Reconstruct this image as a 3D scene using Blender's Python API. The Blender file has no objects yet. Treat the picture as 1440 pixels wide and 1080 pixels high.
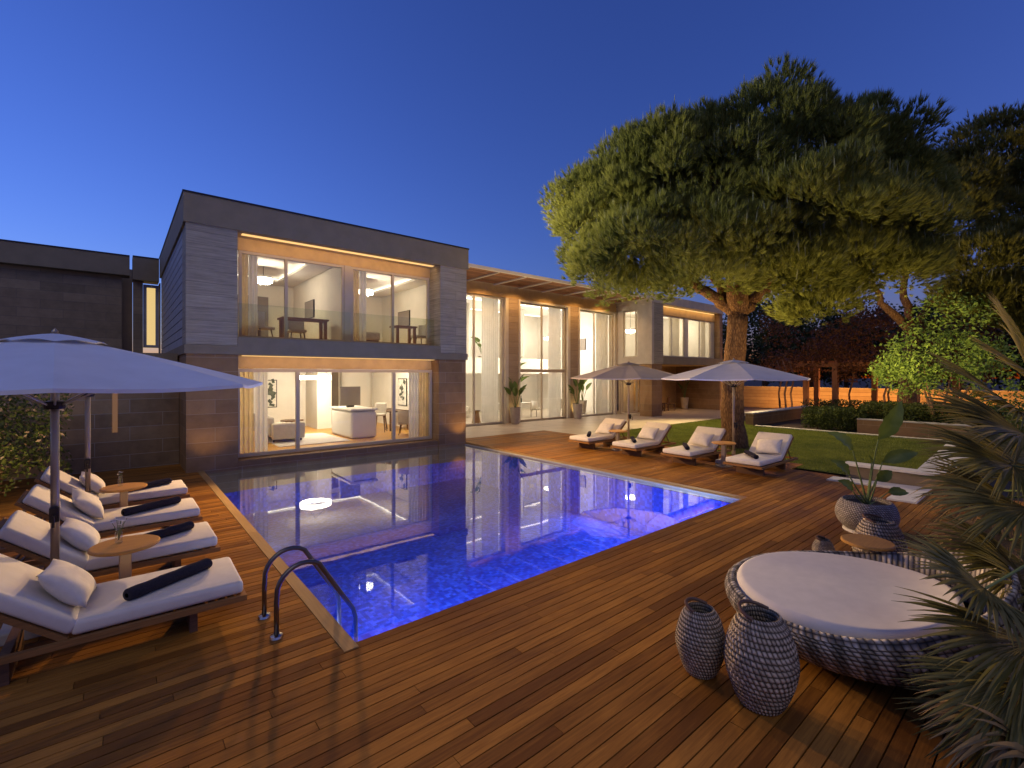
import bpy, bmesh, math, random
import numpy as np
from mathutils import Vector, Matrix
random.seed(7); np.random.seed(7)
R = math.radians; PI = math.pi
sc = bpy.context.scene
COL = sc.collection

# ------------------------------------------------------------------ camera frame (for measuring only)
TH = R(39.83); S_, C_ = math.sin(TH), math.cos(TH); CAMH = 2.3; FPX = 663.0
FW = Vector((S_, C_, 0)); RT = Vector((C_, -S_, 0)); UP = Vector((0, 0, 1))
def at(px, py, d):
    a = (px - 720) / FPX
    return Vector((d*(S_+a*C_), d*(C_-a*S_), CAMH + d*(527-py)/FPX))

# ------------------------------------------------------------------ materials
MATS = {}
class NT:
    def __init__(s, m):
        s.t = m.node_tree; s.n = s.t.nodes; s.l = s.t.links
    def add(s, typ, ins=None, **kw):
        nd = s.n.new(typ)
        for k, v in kw.items(): setattr(nd, k, v)
        if ins:
            for k, v in ins.items():
                if hasattr(v, 'is_output'): s.l.new(v, nd.inputs[k])
                else: nd.inputs[k].default_value = v
        return nd
def rgba(c): return (c[0], c[1], c[2], 1.0)
def newmat(name):
    m = bpy.data.materials.new(name); m.use_nodes = True
    t = NT(m); b = t.n['Principled BSDF']; MATS[name] = m
    return m, t, b
def ramp(t, fac, stops):
    r = t.add('ShaderNodeValToRGB', {'Fac': fac})
    e = r.color_ramp.elements
    while len(e) < len(stops): e.new(0.5)
    for el, (p, c) in zip(e, stops): el.position = p; el.color = rgba(c)
    return r.outputs['Color']
def noise(t, vec, scale, detail=4, rough=.55):
    n = t.add('ShaderNodeTexNoise', {'Scale': scale, 'Detail': detail, 'Roughness': rough})
    if vec is not None: t.l.new(vec, n.inputs['Vector'])
    return n.outputs['Fac']
def mapped(t, vec, scale=(1, 1, 1), rot=(0, 0, 0)):
    return t.add('ShaderNodeMapping', {'Vector': vec, 'Scale': scale, 'Rotation': rot}).outputs['Vector']
def bump(t, b, h, strength=.3, dist=.01):
    bn = t.add('ShaderNodeBump', {'Height': h, 'Strength': strength, 'Distance': dist})
    t.l.new(bn.outputs['Normal'], b.inputs['Normal'])
def simple(name, col, rough=.6, var=.15, scale=6, metal=0, spec=.5, bmp=0, bscale=60, trans=0, bd=.004):
    """plain surface with soft mottling"""
    m, t, b = newmat(name)
    co = t.add('ShaderNodeTexCoord').outputs['Object']
    n = noise(t, co, scale, 5)
    lo = [c*(1-var) for c in col]; hi = [min(1, c*(1+var)) for c in col]
    c = ramp(t, n, [(.3, lo), (.7, hi)])
    t.l.new(c, b.inputs['Base Color'])
    b.inputs['Roughness'].default_value = rough; b.inputs['Metallic'].default_value = metal
    b.inputs['Specular IOR Level'].default_value = spec
    if bmp: bump(t, b, noise(t, co, bscale, 3), bmp, bd)
    if trans:
        out = t.n['Material Output']
        tr = t.add('ShaderNodeBsdfTranslucent', {'Color': c})
        mx = t.add('ShaderNodeMixShader', {0: trans, 1: b.outputs[0], 2: tr.outputs[0]})
        t.l.new(mx.outputs[0], out.inputs['Surface'])
    return m
def emitter(name, col, st):
    m, t, b = newmat(name)
    b.inputs['Base Color'].default_value = (.1, .1, .1, 1)
    b.inputs['Emission Color'].default_value = rgba(col); b.inputs['Emission Strength'].default_value = st
    return m
def glassmat(name, tint=(1, 1, 1), refl=.06):
    m, t, b = newmat(name)
    out = t.n['Material Output']; t.n.remove(b)
    tr = t.add('ShaderNodeBsdfTransparent', {'Color': rgba(tint)})
    gl = t.add('ShaderNodeBsdfGlossy', {'Color': (1, 1, 1, 1), 'Roughness': .01})
    fr = t.add('ShaderNodeLayerWeight', {'Blend': .25})
    mr = t.add('ShaderNodeMapRange', {'Value': fr.outputs['Facing'], 'To Min': refl*.6, 'To Max': refl*5})
    mx = t.add('ShaderNodeMixShader', {0: mr.outputs[0], 1: tr.outputs[0], 2: gl.outputs[0]})
    t.l.new(mx.outputs[0], out.inputs['Surface'])
    return m
def woodmat(name, lo, hi, rough=.45, along='X', scale=1., island=.6, spec=.5):
    m, t, b = newmat(name)
    co = t.add('ShaderNodeTexCoord').outputs['Object']
    sv = {'X': (1.2, 22, 22), 'Y': (22, 1.2, 22), 'Z': (22, 22, 1.2)}[along]
    g = t.add('ShaderNodeNewGeometry')
    rnd = g.outputs['Random Per Island']
    off = t.add('ShaderNodeVectorMath', {0: co}, operation='ADD')
    cmb = t.add('ShaderNodeCombineXYZ', {0: t.add('ShaderNodeMath', {0: rnd, 1: 37.}, operation='MULTIPLY').outputs[0], 1: 0., 2: 0.})
    t.l.new(cmb.outputs[0], off.inputs[1])
    gr = noise(t, mapped(t, off.outputs[0], tuple(s*scale for s in sv)), 2.2, 6, .65)
    big = noise(t, co, .9, 3)
    a1 = t.add('ShaderNodeMath', {0: rnd, 1: island}, operation='MULTIPLY').outputs[0]
    a2 = t.add('ShaderNodeMath', {0: gr, 1: .75, 2: a1}, operation='MULTIPLY_ADD').outputs[0]
    a3 = t.add('ShaderNodeMath', {0: big, 1: .45, 2: a2}, operation='MULTIPLY_ADD').outputs[0]
    lo2 = [x*.7 for x in lo]
    mid = [(x+y)/2 for x, y in zip(lo, hi)]
    c = ramp(t, a3, [(.35, lo2), (.62, lo), (.85, mid), (1.15 if island < .5 else 1.0, hi)])
    t.l.new(c, b.inputs['Base Color'])
    rr = t.add('ShaderNodeMapRange', {'Value': big, 'To Min': rough-.12, 'To Max': rough+.18})
    t.l.new(rr.outputs[0], b.inputs['Roughness'])
    b.inputs['Specular IOR Level'].default_value = spec
    bump(t, b, gr, .25, .003)
    return m
def leafmat(name, lo, hi, trans=.25, rough=.55, nscale=1.2):
    m, t, b = newmat(name)
    co = t.add('ShaderNodeTexCoord').outputs['Object']
    g = t.add('ShaderNodeNewGeometry').outputs['Random Per Island']
    n = noise(t, co, nscale, 3)
    a = t.add('ShaderNodeMath', {0: g, 1: .5, 2: t.add('ShaderNodeMath', {0: n, 1: 1.1, 2: -.3}, operation='MULTIPLY_ADD').outputs[0]}, operation='MULTIPLY_ADD')
    c = ramp(t, a.outputs[0], [(.1, lo), (.85, hi)])
    t.l.new(c, b.inputs['Base Color']); b.inputs['Roughness'].default_value = rough
    b.inputs['Specular IOR Level'].default_value = .3
    out = t.n['Material Output']
    tr = t.add('ShaderNodeBsdfTranslucent', {'Color': c})
    mx = t.add('ShaderNodeMixShader', {0: trans, 1: b.outputs[0], 2: tr.outputs[0]})
    t.l.new(mx.outputs[0], out.inputs['Surface'])
    return m
def stonemat(name, lo, hi, bw, bh, mortar=.006, mcol=None, stri=0., rough=.7, bmp=.3, axis='XZ', mott=3.):
    """coursed cladding: brick layout on the wall plane + mottling + optional horizontal striation"""
    m, t, b = newmat(name)
    co = t.add('ShaderNodeTexCoord').outputs['Object']
    sep = t.add('ShaderNodeSeparateXYZ', {0: co})
    hsum = t.add('ShaderNodeMath', {0: sep.outputs[0], 1: sep.outputs[1]}, operation='ADD').outputs[0]
    v = t.add('ShaderNodeCombineXYZ', {0: hsum, 1: sep.outputs[2], 2: 0.}).outputs[0]
    br = t.add('ShaderNodeTexBrick', {'Vector': v, 'Color1': (0, 0, 0, 1), 'Color2': (1, 1, 1, 1), 'Mortar': (.5, .5, .5, 1), 'Scale': 1.,
               'Mortar Size': mortar, 'Mortar Smooth': .1, 'Brick Width': bw, 'Row Height': bh}, offset=.5)
    n = noise(t, co, mott, 6, .65)
    st = noise(t, mapped(t, co, (1.2, 1.2, 34)), 1., 4, .7)
    f = t.add('ShaderNodeMath', {0: br.outputs['Color'], 1: .3, 2: t.add('ShaderNodeMath', {0: n, 1: .7}, operation='MULTIPLY').outputs[0]}, operation='MULTIPLY_ADD').outputs[0]
    f = t.add('ShaderNodeMix', {0: stri, 2: f, 3: st}).outputs[0]
    c = ramp(t, f, [(.25, lo), (.75, hi)])
    mc = mcol or [x*.55 for x in lo]
    mx = t.add('ShaderNodeMix', {0: br.outputs['Fac'], 6: c, 7: rgba(mc)}, data_type='RGBA')
    t.l.new(mx.outputs[2], b.inputs['Base Color']); b.inputs['Roughness'].default_value = rough
    h = t.add('ShaderNodeMath', {0: f, 1: br.outputs['Fac']}, operation='SUBTRACT').outputs[0]
    bump(t, b, h, bmp, .012)
    return m

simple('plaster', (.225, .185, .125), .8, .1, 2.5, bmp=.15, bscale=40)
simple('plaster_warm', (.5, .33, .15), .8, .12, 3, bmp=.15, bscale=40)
simple('plaster_light', (.5, .44, .36), .8, .1, 2, bmp=.1)
stonemat('stone_block', (.16, .105, .055), (.34, .23, .125), 1.3, .34, .008, (.30, .25, .2), .15)
stonemat('stone_pier', (.2, .115, .05), (.36, .215, .1), 1.3, .34, .006, (.34, .25, .17), .1)
stonemat('stone_striated', (.16, .135, .10), (.5, .44, .335), 3., .3, .003, None, .8, .8, .8)
stonemat('stone_striated_warm', (.22, .15, .09), (.5, .38, .25), 3., .3, .003, None, .75, .8, .8)
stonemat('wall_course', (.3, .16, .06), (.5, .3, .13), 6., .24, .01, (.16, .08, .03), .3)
stonemat('stone_dark', (.14, .105, .065), (.32, .245, .155), 1.1, .3, .005, (.13, .11, .1), .2)
simple('clad_board', (.34, .34, .36), .7, .15, 4, bmp=.2, bscale=30)
simple('frame_taupe', (.5, .4, .27), .45, .05, 2)
simple('frame_cream', (.62, .55, .43), .5, .05, 2)
simple('white_paint', (.8, .76, .68), .7, .03, 2)
simple('room_wall', (.8, .75, .66), .8, .05, 1.5)
simple('hall_wall', (.78, .72, .63), .8, .04, 1.5)
woodmat('room_floor', (.42, .2, .03), (.66, .36, .08), .3, 'X', .7)
simple('room_dark', (.2, .17, .15), .5, .1, 3)
simple('travertine', (.5, .42, .32), .28, .16, 1.4, bmp=.05)
glassmat('glass', (.97, .97, .93))
glassmat('vase_glass', (.85, .9, .9), .15)
simple('curtain_gold', (.75, .58, .3), .9, .12, 3, trans=.45)
simple('curtain_cream', (.8, .74, .62), .9, .06, 3, trans=.4)
simple('sheer', (.82, .78, .7), .9, .05, 3, trans=.4)
woodmat('deck_wood', (.155, .06, .0105), (.39, .17, .03), .5, 'X', 1., .33, .18)
woodmat('coping_wood', (.3, .18, .065), (.44, .28, .11), .5, 'Y', .8, .3)
woodmat('teak', (.13, .06, .018), (.28, .135, .042), .45, 'X', 1.5, .5)
woodmat('teak_top', (.38, .18, .035), (.6, .31, .075), .35, 'X', 1.5, .4)
woodmat('dark_wood', (.07, .04, .025), (.17, .09, .05), .45, 'X', 1.5, .4)
woodmat('eave_wood', (.13, .05, .02), (.3, .14, .06), .6, 'X', 1., .4)
woodmat('post_wood', (.2, .08, .03), (.34, .16, .07), .6, 'Z', 1., .3)
simple('mattress', (.66, .6, .53), .9, .05, 9, bmp=.25, bscale=420, bd=.0015)
simple('pillow_cloth', (.66, .6, .53), .9, .08, 14, bmp=.35, bscale=260, bd=.002)
simple('towel_navy', (.018, .015, .024), .95, .35, 60, bmp=.6, bscale=200, bd=.003)
simple('canopy_white', (.74, .76, .8), .85, .05, 3, trans=.12, bmp=.1, bscale=300, bd=.001)
simple('canopy_grey', (.62, .6, .62), .85, .06, 3, trans=.12)
simple('canopy_taupe', (.34, .29, .27), .85, .06, 3, trans=.12)
simple('pole_metal', (.4, .33, .25), .35, .05, 4, metal=.6)
simple('dark_metal', (.035, .03, .03), .35, .1, 5, metal=.6)
simple('steel', (.5, .48, .46), .18, .05, 5, metal=1.)
simple('bronze_steel', (.16, .14, .125), .28, .1, 5, metal=.9)
simple('concrete', (.42, .39, .36), .8, .12, 5, bmp=.3)
simple('pale_stone', (.6, .56, .5), .7, .1, 4, bmp=.2)
simple('pot_taupe', (.42, .35, .28), .7, .1, 6, bmp=.3)
simple('soil', (.05, .035, .025), .95, .4, 20, bmp=.8)
def barkmat():
    m, t, b = newmat('bark')
    co = t.add('ShaderNodeTexCoord').outputs['Object']
    v = mapped(t, co, (1, 1, .28))
    vo = t.add('ShaderNodeTexVoronoi', {'Vector': v, 'Scale': 20.}, feature='DISTANCE_TO_EDGE')
    n = noise(t, v, 14, 6, .7)
    e = t.add('ShaderNodeMapRange', {'Value': vo.outputs[0], 'From Min': 0., 'From Max': .3}).outputs[0]
    f = t.add('ShaderNodeMath', {0: e, 1: .35, 2: t.add('ShaderNodeMath', {0: n, 1: .75}, operation='MULTIPLY').outputs[0]}, operation='MULTIPLY_ADD').outputs[0]
    t.l.new(ramp(t, f, [(.2, (.035, .02, .012)), (.5, (.14, .075, .036)), (.9, (.27, .16, .08))]), b.inputs['Base Color'])
    b.inputs['Roughness'].default_value = .9; bump(t, b, f, 1., .06)
barkmat()
simple('twig', (.16, .09, .055), .9, .3, 10)
simple('stem_green', (.13, .17, .05), .55, .2, 8)
leafmat('pine_leaf', (.085, .11, .026), (.33, .35, .085), .45, .6, .55)
leafmat('pine_leaf_far', (.07, .085, .02), (.28, .27, .065), .45, .6, .55)
leafmat('candle_leaf', (.2, .23, .12), (.36, .38, .22), .3)
leafmat('hedge_leaf', (.035, .055, .012), (.16, .18, .045), .25, .5, 2.)
leafmat('hedge_bloom', (.34, .2, .1), (.6, .45, .3), .25, .5, 2.)
leafmat('bright_leaf', (.06, .12, .02), (.22, .33, .07), .35, .4, 2.)
leafmat('vine_leaf', (.045, .02, .010), (.15, .068, .03), .25, .5, 1.)
leafmat('dark_leaf', (.014, .022, .008), (.06, .08, .022), .2, .5, .6)
leafmat('box_leaf', (.02, .035, .008), (.1, .12, .03), .2, .45, 2.)
leafmat('palm_leaf', (.07, .075, .02), (.27, .22, .07), .25, .42, 2.)
leafmat('palm_dry', (.2, .13, .05), (.4, .28, .12), .25, .5, 2.)
leafmat('paddle_leaf', (.045, .08, .016), (.13, .18, .04), .2, .35, 4.)
leafmat('grass_blade', (.09, .12, .02), (.24, .26, .055), .3, .5, 1.5)
simple('lawn_soil', (.1, .12, .03), .95, .3, 12, bmp=.5)
simple('art_paper', (.7, .66, .58), .8, .25, 9)
simple('art_ink', (.08, .09, .07), .8, .4, 9)
simple('screen_grey', (.24, .2, .17), .3, .05, 3)
simple('sofa_cloth', (.55, .5, .42), .9, .08, 8, bmp=.2, bscale=200)
simple('rug_wool', (.7, .64, .56), .95, .06, 30)
simple('bottle', (.06, .08, .06), .2, .3, 9)
simple('lip_stone', (.4, .4, .36), .5, .1, 5)
emitter('lamp_white', (1, .9, .74), 12)
emitter('lamp_cove', (1, .9, .74), 3.2)
emitter('lamp_warm', (1, .6, .2), 1.1)
emitter('lamp_dim', (1, .45, .12), .16)
emitter('lamp_amber', (1, .7, .28), .85)
emitter('lamp_pool', (.5, .65, 1), 2.)

def weave(name, lo, hi, ku, kv, stripe=0):
    """staggered rope loops: rounded cells, dark between, each strand its own tone"""
    m, t, b = newmat(name)
    uv = t.add('ShaderNodeTexCoord').outputs['UV']
    sx = t.add('ShaderNodeSeparateXYZ', {0: uv})
    def mt(op, x, y=None, z=None):
        ins = {0: x}
        if y is not None: ins[1] = y
        if z is not None: ins[2] = z
        return t.add('ShaderNodeMath', ins, operation=op).outputs[0]
    vv = mt('MULTIPLY', sx.outputs[1], float(kv)); row = mt('FLOOR', vv); fv = mt('FRACT', vv)
    uu = mt('MULTIPLY_ADD', row, .5, mt('MULTIPLY', sx.outputs[0], float(ku)))
    uu = mt('MULTIPLY_ADD', fv, .45, uu)
    fu = mt('FRACT', uu); col = mt('FLOOR', uu)
    pu = mt('SINE', mt('MULTIPLY', fu, PI)); pv = mt('SINE', mt('MULTIPLY', fv, PI))
    h = mt('POWER', mt('MULTIPLY', pu, pv), .6)
    rnd = t.add('ShaderNodeTexWhiteNoise', {'Vector': t.add('ShaderNodeCombineXYZ', {0: col, 1: row, 2: 0.}).outputs[0]}).outputs['Value']
    f = mt('MULTIPLY', h, mt('MULTIPLY_ADD', rnd, .45, .62))
    c = ramp(t, f, [(.05, [x*.16 for x in lo]), (.4, lo), (.95, hi)])
    if stripe:
        w = mt('SINE', mt('MULTIPLY', mt('MULTIPLY_ADD', sx.outputs[1], .02, sx.outputs[0]), 2*PI*stripe))
        w = t.add('ShaderNodeMapRange', {'Value': w, 'From Min': -.3, 'From Max': .3, 'To Min': .5, 'To Max': 1.1}).outputs[0]
        c = t.add('ShaderNodeMix', {0: 1., 6: c, 7: w}, data_type='RGBA', blend_type='MULTIPLY').outputs[2]
    t.l.new(c, b.inputs['Base Color']); b.inputs['Roughness'].default_value = .6
    b.inputs['Specular IOR Level'].default_value = .3
    bump(t, b, h, .9, .012)
    return m
weave('weave_grey', (.25, .2, .15), (.62, .52, .41), 40, 34)
weave('weave_pot', (.22, .185, .155), (.54, .48, .42), 64, 22)
weave('weave_bed', (.24, .205, .17), (.56, .5, .43), 130, 17, 36)

def tilemat():
    m, t, b = newmat('pool_tile')
    co = t.add('ShaderNodeTexCoord').outputs['Object']
    sn = t.add('ShaderNodeVectorMath', {0: co, 1: (.06, .06, .06)}, operation='SNAP').outputs[0]
    wn = t.add('ShaderNodeTexWhiteNoise', {'Vector': sn}).outputs['Value']
    n = noise(t, co, .7, 4)
    f = t.add('ShaderNodeMath', {0: wn, 1: .7, 2: t.add('ShaderNodeMath', {0: n, 1: .5}, operation='MULTIPLY').outputs[0]}, operation='MULTIPLY_ADD').outputs[0]
    c = ramp(t, f, [(.2, (.012, .03, .36)), (.6, (.02, .062, .6)), (1., (.06, .15, .9))])
    t.l.new(c, b.inputs['Base Color']); b.inputs['Roughness'].default_value = .4
    return m
tilemat()
def watermat():
    m, t, b = newmat('pool_water')
    out = t.n['Material Output']; t.n.remove(b)
    co = t.add('ShaderNodeTexCoord').outputs['Object']
    n1 = noise(t, co, 1.6, 2, .4); n2 = noise(t, co, 9, 2, .4)
    h = t.add('ShaderNodeMath', {0: n2, 1: .12, 2: n1}, operation='MULTIPLY_ADD').outputs[0]
    bn = t.add('ShaderNodeBump', {'Height': h, 'Strength': .018, 'Distance': .05}).outputs['Normal']
    tr = t.add('ShaderNodeBsdfTransparent', {'Color': (.78, .88, 1, 1)})
    gl = t.add('ShaderNodeBsdfGlossy', {'Color': (1, 1, 1, 1), 'Roughness': .015, 'Normal': bn})
    fr = t.add('ShaderNodeFresnel', {'IOR': 1.4, 'Normal': bn})
    mr = t.add('ShaderNodeMath', {0: fr.outputs[0], 1: 1.4}, operation='MULTIPLY', use_clamp=True)
    mx = t.add('ShaderNodeMixShader', {0: mr.outputs[0], 1: tr.outputs[0], 2: gl.outputs[0]})
    t.l.new(mx.outputs[0], out.inputs['Surface'])
watermat()
M = MATS

# ------------------------------------------------------------------ object helpers
def tag(o, label=None, cat=None, group=None, kind=None):
    if label: o['label'] = label
    if cat: o['category'] = cat
    if group: o['group'] = group
    if kind: o['kind'] = kind
    return o
def thing(name, label, cat, loc=(0, 0, 0), rz=0, group=None):
    o = bpy.data.objects.new(name, None); COL.objects.link(o)
    o.empty_display_size = .2
    o.location = loc; o.rotation_euler = (0, 0, rz)
    return tag(o, label, cat, group)
def wloc(o):
    v = Vector((0, 0, 0))
    while o: v += o.location; o = o.parent
    return v
class MB:
    def __init__(s): s.v = []; s.f = []; s.uv = None
    def add(s, vs, fs):
        k = len(s.v); s.v += [tuple(v) for v in vs]; s.f += [tuple(i+k for i in f) for f in fs]; return s
    def box(s, x0, x1, y0, y1, z0, z1):
        return s.add([(x0,y0,z0),(x1,y0,z0),(x1,y1,z0),(x0,y1,z0),(x0,y0,z1),(x1,y0,z1),(x1,y1,z1),(x0,y1,z1)],
                     [(0,3,2,1),(4,5,6,7),(0,1,5,4),(1,2,6,5),(2,3,7,6),(3,0,4,7)])
    def obox(s, c, sz, rot=(0, 0, 0)):
        from mathutils import Euler
        m = Euler(rot).to_matrix(); h = [q/2 for q in sz]; c = Vector(c)
        vs = [c + m @ Vector((a*h[0], b_*h[1], d*h[2])) for d in (-1, 1) for a, b_ in ((-1,-1),(1,-1),(1,1),(-1,1))]
        return s.add(vs, [(0,3,2,1),(4,5,6,7),(0,1,5,4),(1,2,6,5),(2,3,7,6),(3,0,4,7)])
    def sheet(s, pts):
        return s.add(pts, [tuple(range(len(pts)))])
    def prism(s, poly, z0, z1):
        n = len(poly); vs = [(x, y, z0) for x, y in poly] + [(x, y, z1) for x, y in poly]
        fs = [tuple(range(n-1, -1, -1)), tuple(range(n, 2*n))] + [(i, (i+1) % n, n+(i+1) % n, n+i) for i in range(n)]
        return s.add(vs, fs)
    def tube(s, path, r, n=10, cap=True):
        P = [Vector(p) for p in path]; k = len(P)
        rs = r if isinstance(r, (list, tuple)) else [r]*k
        ref = None; vs = []; fs = []
        for i in range(k):
            d = (P[min(i+1, k-1)] - P[max(i-1, 0)])
            d = d.normalized() if d.length > 1e-9 else UP
            if ref is None: ref = Vector((1, 0, 0)) if abs(d.x) < .8 else Vector((0, 1, 0))
            a = (ref - d*ref.dot(d)); a = a.normalized() if a.length > 1e-6 else d.orthogonal().normalized()
            b = d.cross(a); ref = a
            for j in range(n):
                t = 2*PI*j/n; vs.append(P[i] + (a*math.cos(t) + b*math.sin(t))*rs[i])
        for i in range(k-1):
            for j in range(n):
                fs.append((i*n+j, i*n+(j+1) % n, (i+1)*n+(j+1) % n, (i+1)*n+j))
        if cap: fs += [tuple(range(n-1, -1, -1)), tuple((k-1)*n+j for j in range(n))]
        return s.add(vs, fs)
    def lathe(s, prof, n=24, c=(0, 0, 0), cap=True):
        k = len(prof); vs = []; fs = []
        for r, z in prof:
            for j in range(n):
                t = 2*PI*j/n; vs.append((c[0]+r*math.cos(t), c[1]+r*math.sin(t), c[2]+z))
        for i in range(k-1):
            for j in range(n): fs.append((i*n+j, i*n+(j+1) % n, (i+1)*n+(j+1) % n, (i+1)*n+j))
        if cap: fs += [tuple(range(n-1, -1, -1)), tuple((k-1)*n+j for j in range(n))]
        return s.add(vs, fs)
    def build(s, name, mat, parent=None, smooth=False, bevel=0, seg=2, local=False, uvs=None):
        me = bpy.data.meshes.new(name)
        off = Vector((0, 0, 0)) if (parent is None or local) else wloc(parent)
        me.from_pydata([tuple(Vector(v) - off) for v in s.v], [], s.f)
        if bevel:
            bm = bmesh.new(); bm.from_mesh(me)
            bmesh.ops.bevel(bm, geom=bm.edges[:], offset=bevel, segments=seg, affect='EDGES', profile=.5, clamp_overlap=True)
            bm.to_mesh(me); bm.free()
        if uvs is not None:
            l = me.uv_layers.new(name='UVMap')
            vi = np.zeros(len(me.loops), dtype=np.int32); me.loops.foreach_get('vertex_index', vi)
            arr = np.array(uvs, dtype=np.float32)[vi]; l.data.foreach_set('uv', arr.ravel())
        me.materials.append(M[mat])
        if smooth: me.polygons.foreach_set('use_smooth', [True]*len(me.polygons))
        me.update()
        o = bpy.data.objects.new(name, me); COL.objects.link(o)
        if parent: o.parent = parent
        return o
def rawmesh(name, verts, nper, mat, parent=None, mats=None, midx=None):
    """many loose polygons of nper corners each, from a numpy array (N*nper,3)"""
    verts = np.asarray(verts, dtype=np.float32).reshape(-1, 3)
    if parent is not None: verts = verts - np.array(wloc(parent), dtype=np.float32)
    nv = len(verts); nf = nv//nper
    me = bpy.data.meshes.new(name)
    me.vertices.add(nv); me.vertices.foreach_set('co', verts.ravel())
    me.loops.add(nv); me.loops.foreach_set('vertex_index', np.arange(nv, dtype=np.int32))
    me.polygons.add(nf); me.polygons.foreach_set('loop_start', np.arange(0, nv, nper, dtype=np.int32))
    me.materials.append(M[mat])
    if mats:
        for q in mats: me.materials.append(M[q])
        me.polygons.foreach_set('material_index', np.asarray(midx, dtype=np.int32))
    me.update(calc_edges=True); me.validate()
    o = bpy.data.objects.new(name, me); COL.objects.link(o)
    if parent: o.parent = parent
    return o
def copy_tree(o, parent=None, keep=None):
    c = o.copy(); COL.objects.link(c)
    if parent: c.parent = parent; c.matrix_parent_inverse = o.matrix_parent_inverse.copy()
    for ch in list(o.children): copy_tree(ch, c)
    return c
def struct(o): o['kind'] = 'structure'; return o
def unit(v): return v/np.maximum(np.linalg.norm(v, axis=-1, keepdims=True), 1e-9)
def rnd_dirs(n): return unit(np.random.normal(size=(n, 3)))
def leaf_quads(P, size, flat=0., asp=.5, jit=.35):
    """diamond leaves centred on points P"""
    n = len(P); d = rnd_dirs(n); d[:, 2] *= (1-flat); d = unit(d)
    u = unit(np.cross(d, rnd_dirs(n)))
    L = (size*(1 + jit*np.random.uniform(-1, 1, n)))[:, None]; W = L*asp
    q = np.stack([P-d*L*.5, P+u*W*.5, P+d*L*.5, P-u*W*.5], 1)
    return q.reshape(-1, 3)
def needles(P, A, n, L, w, cone):
    """n thin triangles per tuft at P about the axis A"""
    k = len(P); P = np.repeat(P, n, 0); A = np.repeat(A, n, 0)
    d = unit(A + cone*rnd_dirs(k*n)*np.random.uniform(.3, 1, (k*n, 1)))
    u = unit(np.cross(d, rnd_dirs(k*n)))*w*.5
    Ln = L*np.random.uniform(.6, 1.15, (k*n, 1))
    return np.stack([P-u, P+u, P+d*Ln], 1).reshape(-1, 3)

# ------------------------------------------------------------------ camera, world, render
cam = bpy.data.cameras.new('camera'); camo = bpy.data.objects.new('camera', cam); COL.objects.link(camo)
camo.location = (0, 0, CAMH); camo.rotation_euler = (PI/2, 0, -TH)
cam.sensor_width = 36; cam.lens = FPX/1440*36; cam.shift_y = -13/1440; cam.clip_start = .05; cam.clip_end = 2000
sc.camera = camo
w = bpy.data.worlds.new('World'); sc.world = w; w.use_nodes = True
wt = NT(w); bg = wt.n['Background']
sky = wt.add('ShaderNodeTexSky', sky_type='NISHITA', sun_disc=False, sun_elevation=R(0.0), sun_rotation=R(330), ozone_density=4., dust_density=0., air_density=1.)
mul = wt.add('ShaderNodeMix', {0: 1., 6: sky.outputs[0], 7: (.92, .675, .96, 1)}, data_type='RGBA', blend_type='MULTIPLY')
wt.l.new(mul.outputs[2], bg.inputs['Color']); bg.inputs['Strength'].default_value = .95
sc.view_settings.view_transform = 'Standard'; sc.view_settings.look = 'None'; sc.view_settings.exposure = 0; sc.view_settings.gamma = 1
sc.render.engine = 'CYCLES'
cy = sc.cycles
cy.use_denoising = True
cy.max_bounces = 8; cy.diffuse_bounces = 3; cy.glossy_bounces = 4; cy.transmission_bounces = 4; cy.transparent_max_bounces = 16
cy.sample_clamp_indirect = 4; cy.caustics_reflective = False; cy.caustics_refractive = False
def lamp(kind, name, loc, power, col=(1, .78, .5), size=.1, aim=None, cone=120, blend=.6, sy=None):
    d = bpy.data.lights.new(name, kind); d.energy = power; d.color = col
    if kind == 'AREA':
        d.shape = 'RECTANGLE' if sy else 'SQUARE'; d.size = size
        if sy: d.size_y = sy
    else: d.shadow_soft_size = size
    if kind == 'SPOT': d.spot_size = R(cone); d.spot_blend = blend
    o = bpy.data.objects.new(name, d); COL.objects.link(o); o.location = loc
    o.visible_glossy = False
    if aim is not None:
        o.rotation_euler = (Vector(aim) - Vector(loc)).to_track_quat('-Z', 'Y').to_euler()
    return o

# ------------------------------------------------------------------ ground, deck, pool, terrace, lawn
PX0, PX1, PY0, PY1 = 1.55, 9.1, 3.98, 13.33
WZ = -.075
g = MB()
B = 400
for (a, b_, c, d) in ((-B, PX0-.02, -B, B), (PX1+.12, B, -B, B), (PX0-.02, PX1+.12, -B, PY0-.02), (PX0-.02, PX1+.12, PY1+.3, B)):
    g.sheet([(a, c, -.06), (b_, c, -.06), (b_, d, -.06), (a, d, -.06)])
struct(g.build('ground', 'soil'))

def deck():
    pitch, gap, th = .104, .009, .03
    mb = MB()
    y = -4.0; row = 0
    def spans(y0, y1):
        yc = (y0+y1)/2
        if yc < PY0 - .05: return [(-9, 12.05 if yc > 1.75 else 12.6)] if yc < 3.5 else [(-9, 12.6)]
        if yc < 14.9:
            out = [(-9, 1.43)]
            if yc < 14.14: out.append((PX1, 13.52 if yc > 4.5 else 12.6))
            return out
        return []
    # make the front edge of the pool fall on a joint
    y = PY0 - pitch*math.ceil((PY0+4)/pitch)
    while y < 14.92:
        y0, y1 = y, y+pitch-gap
        for (a, b_) in spans(y0, y1):
            x = a - random.uniform(0, 2.2)
            while x < b_:
                L = random.choice((2.4, 2.9, 3.4, 3.9))*random.uniform(.9, 1.1)
                x0, x1 = max(a, x), min(b_, x+L-.004)
                if x1 - x0 > .02:
                    dz = random.uniform(-.0012, .0012)
                    mb.box(x0, x1, y0, y1, -th+dz, dz)
                x += L
        y += pitch; row += 1
    struct(mb.build('deck', 'deck_wood'))
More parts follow.
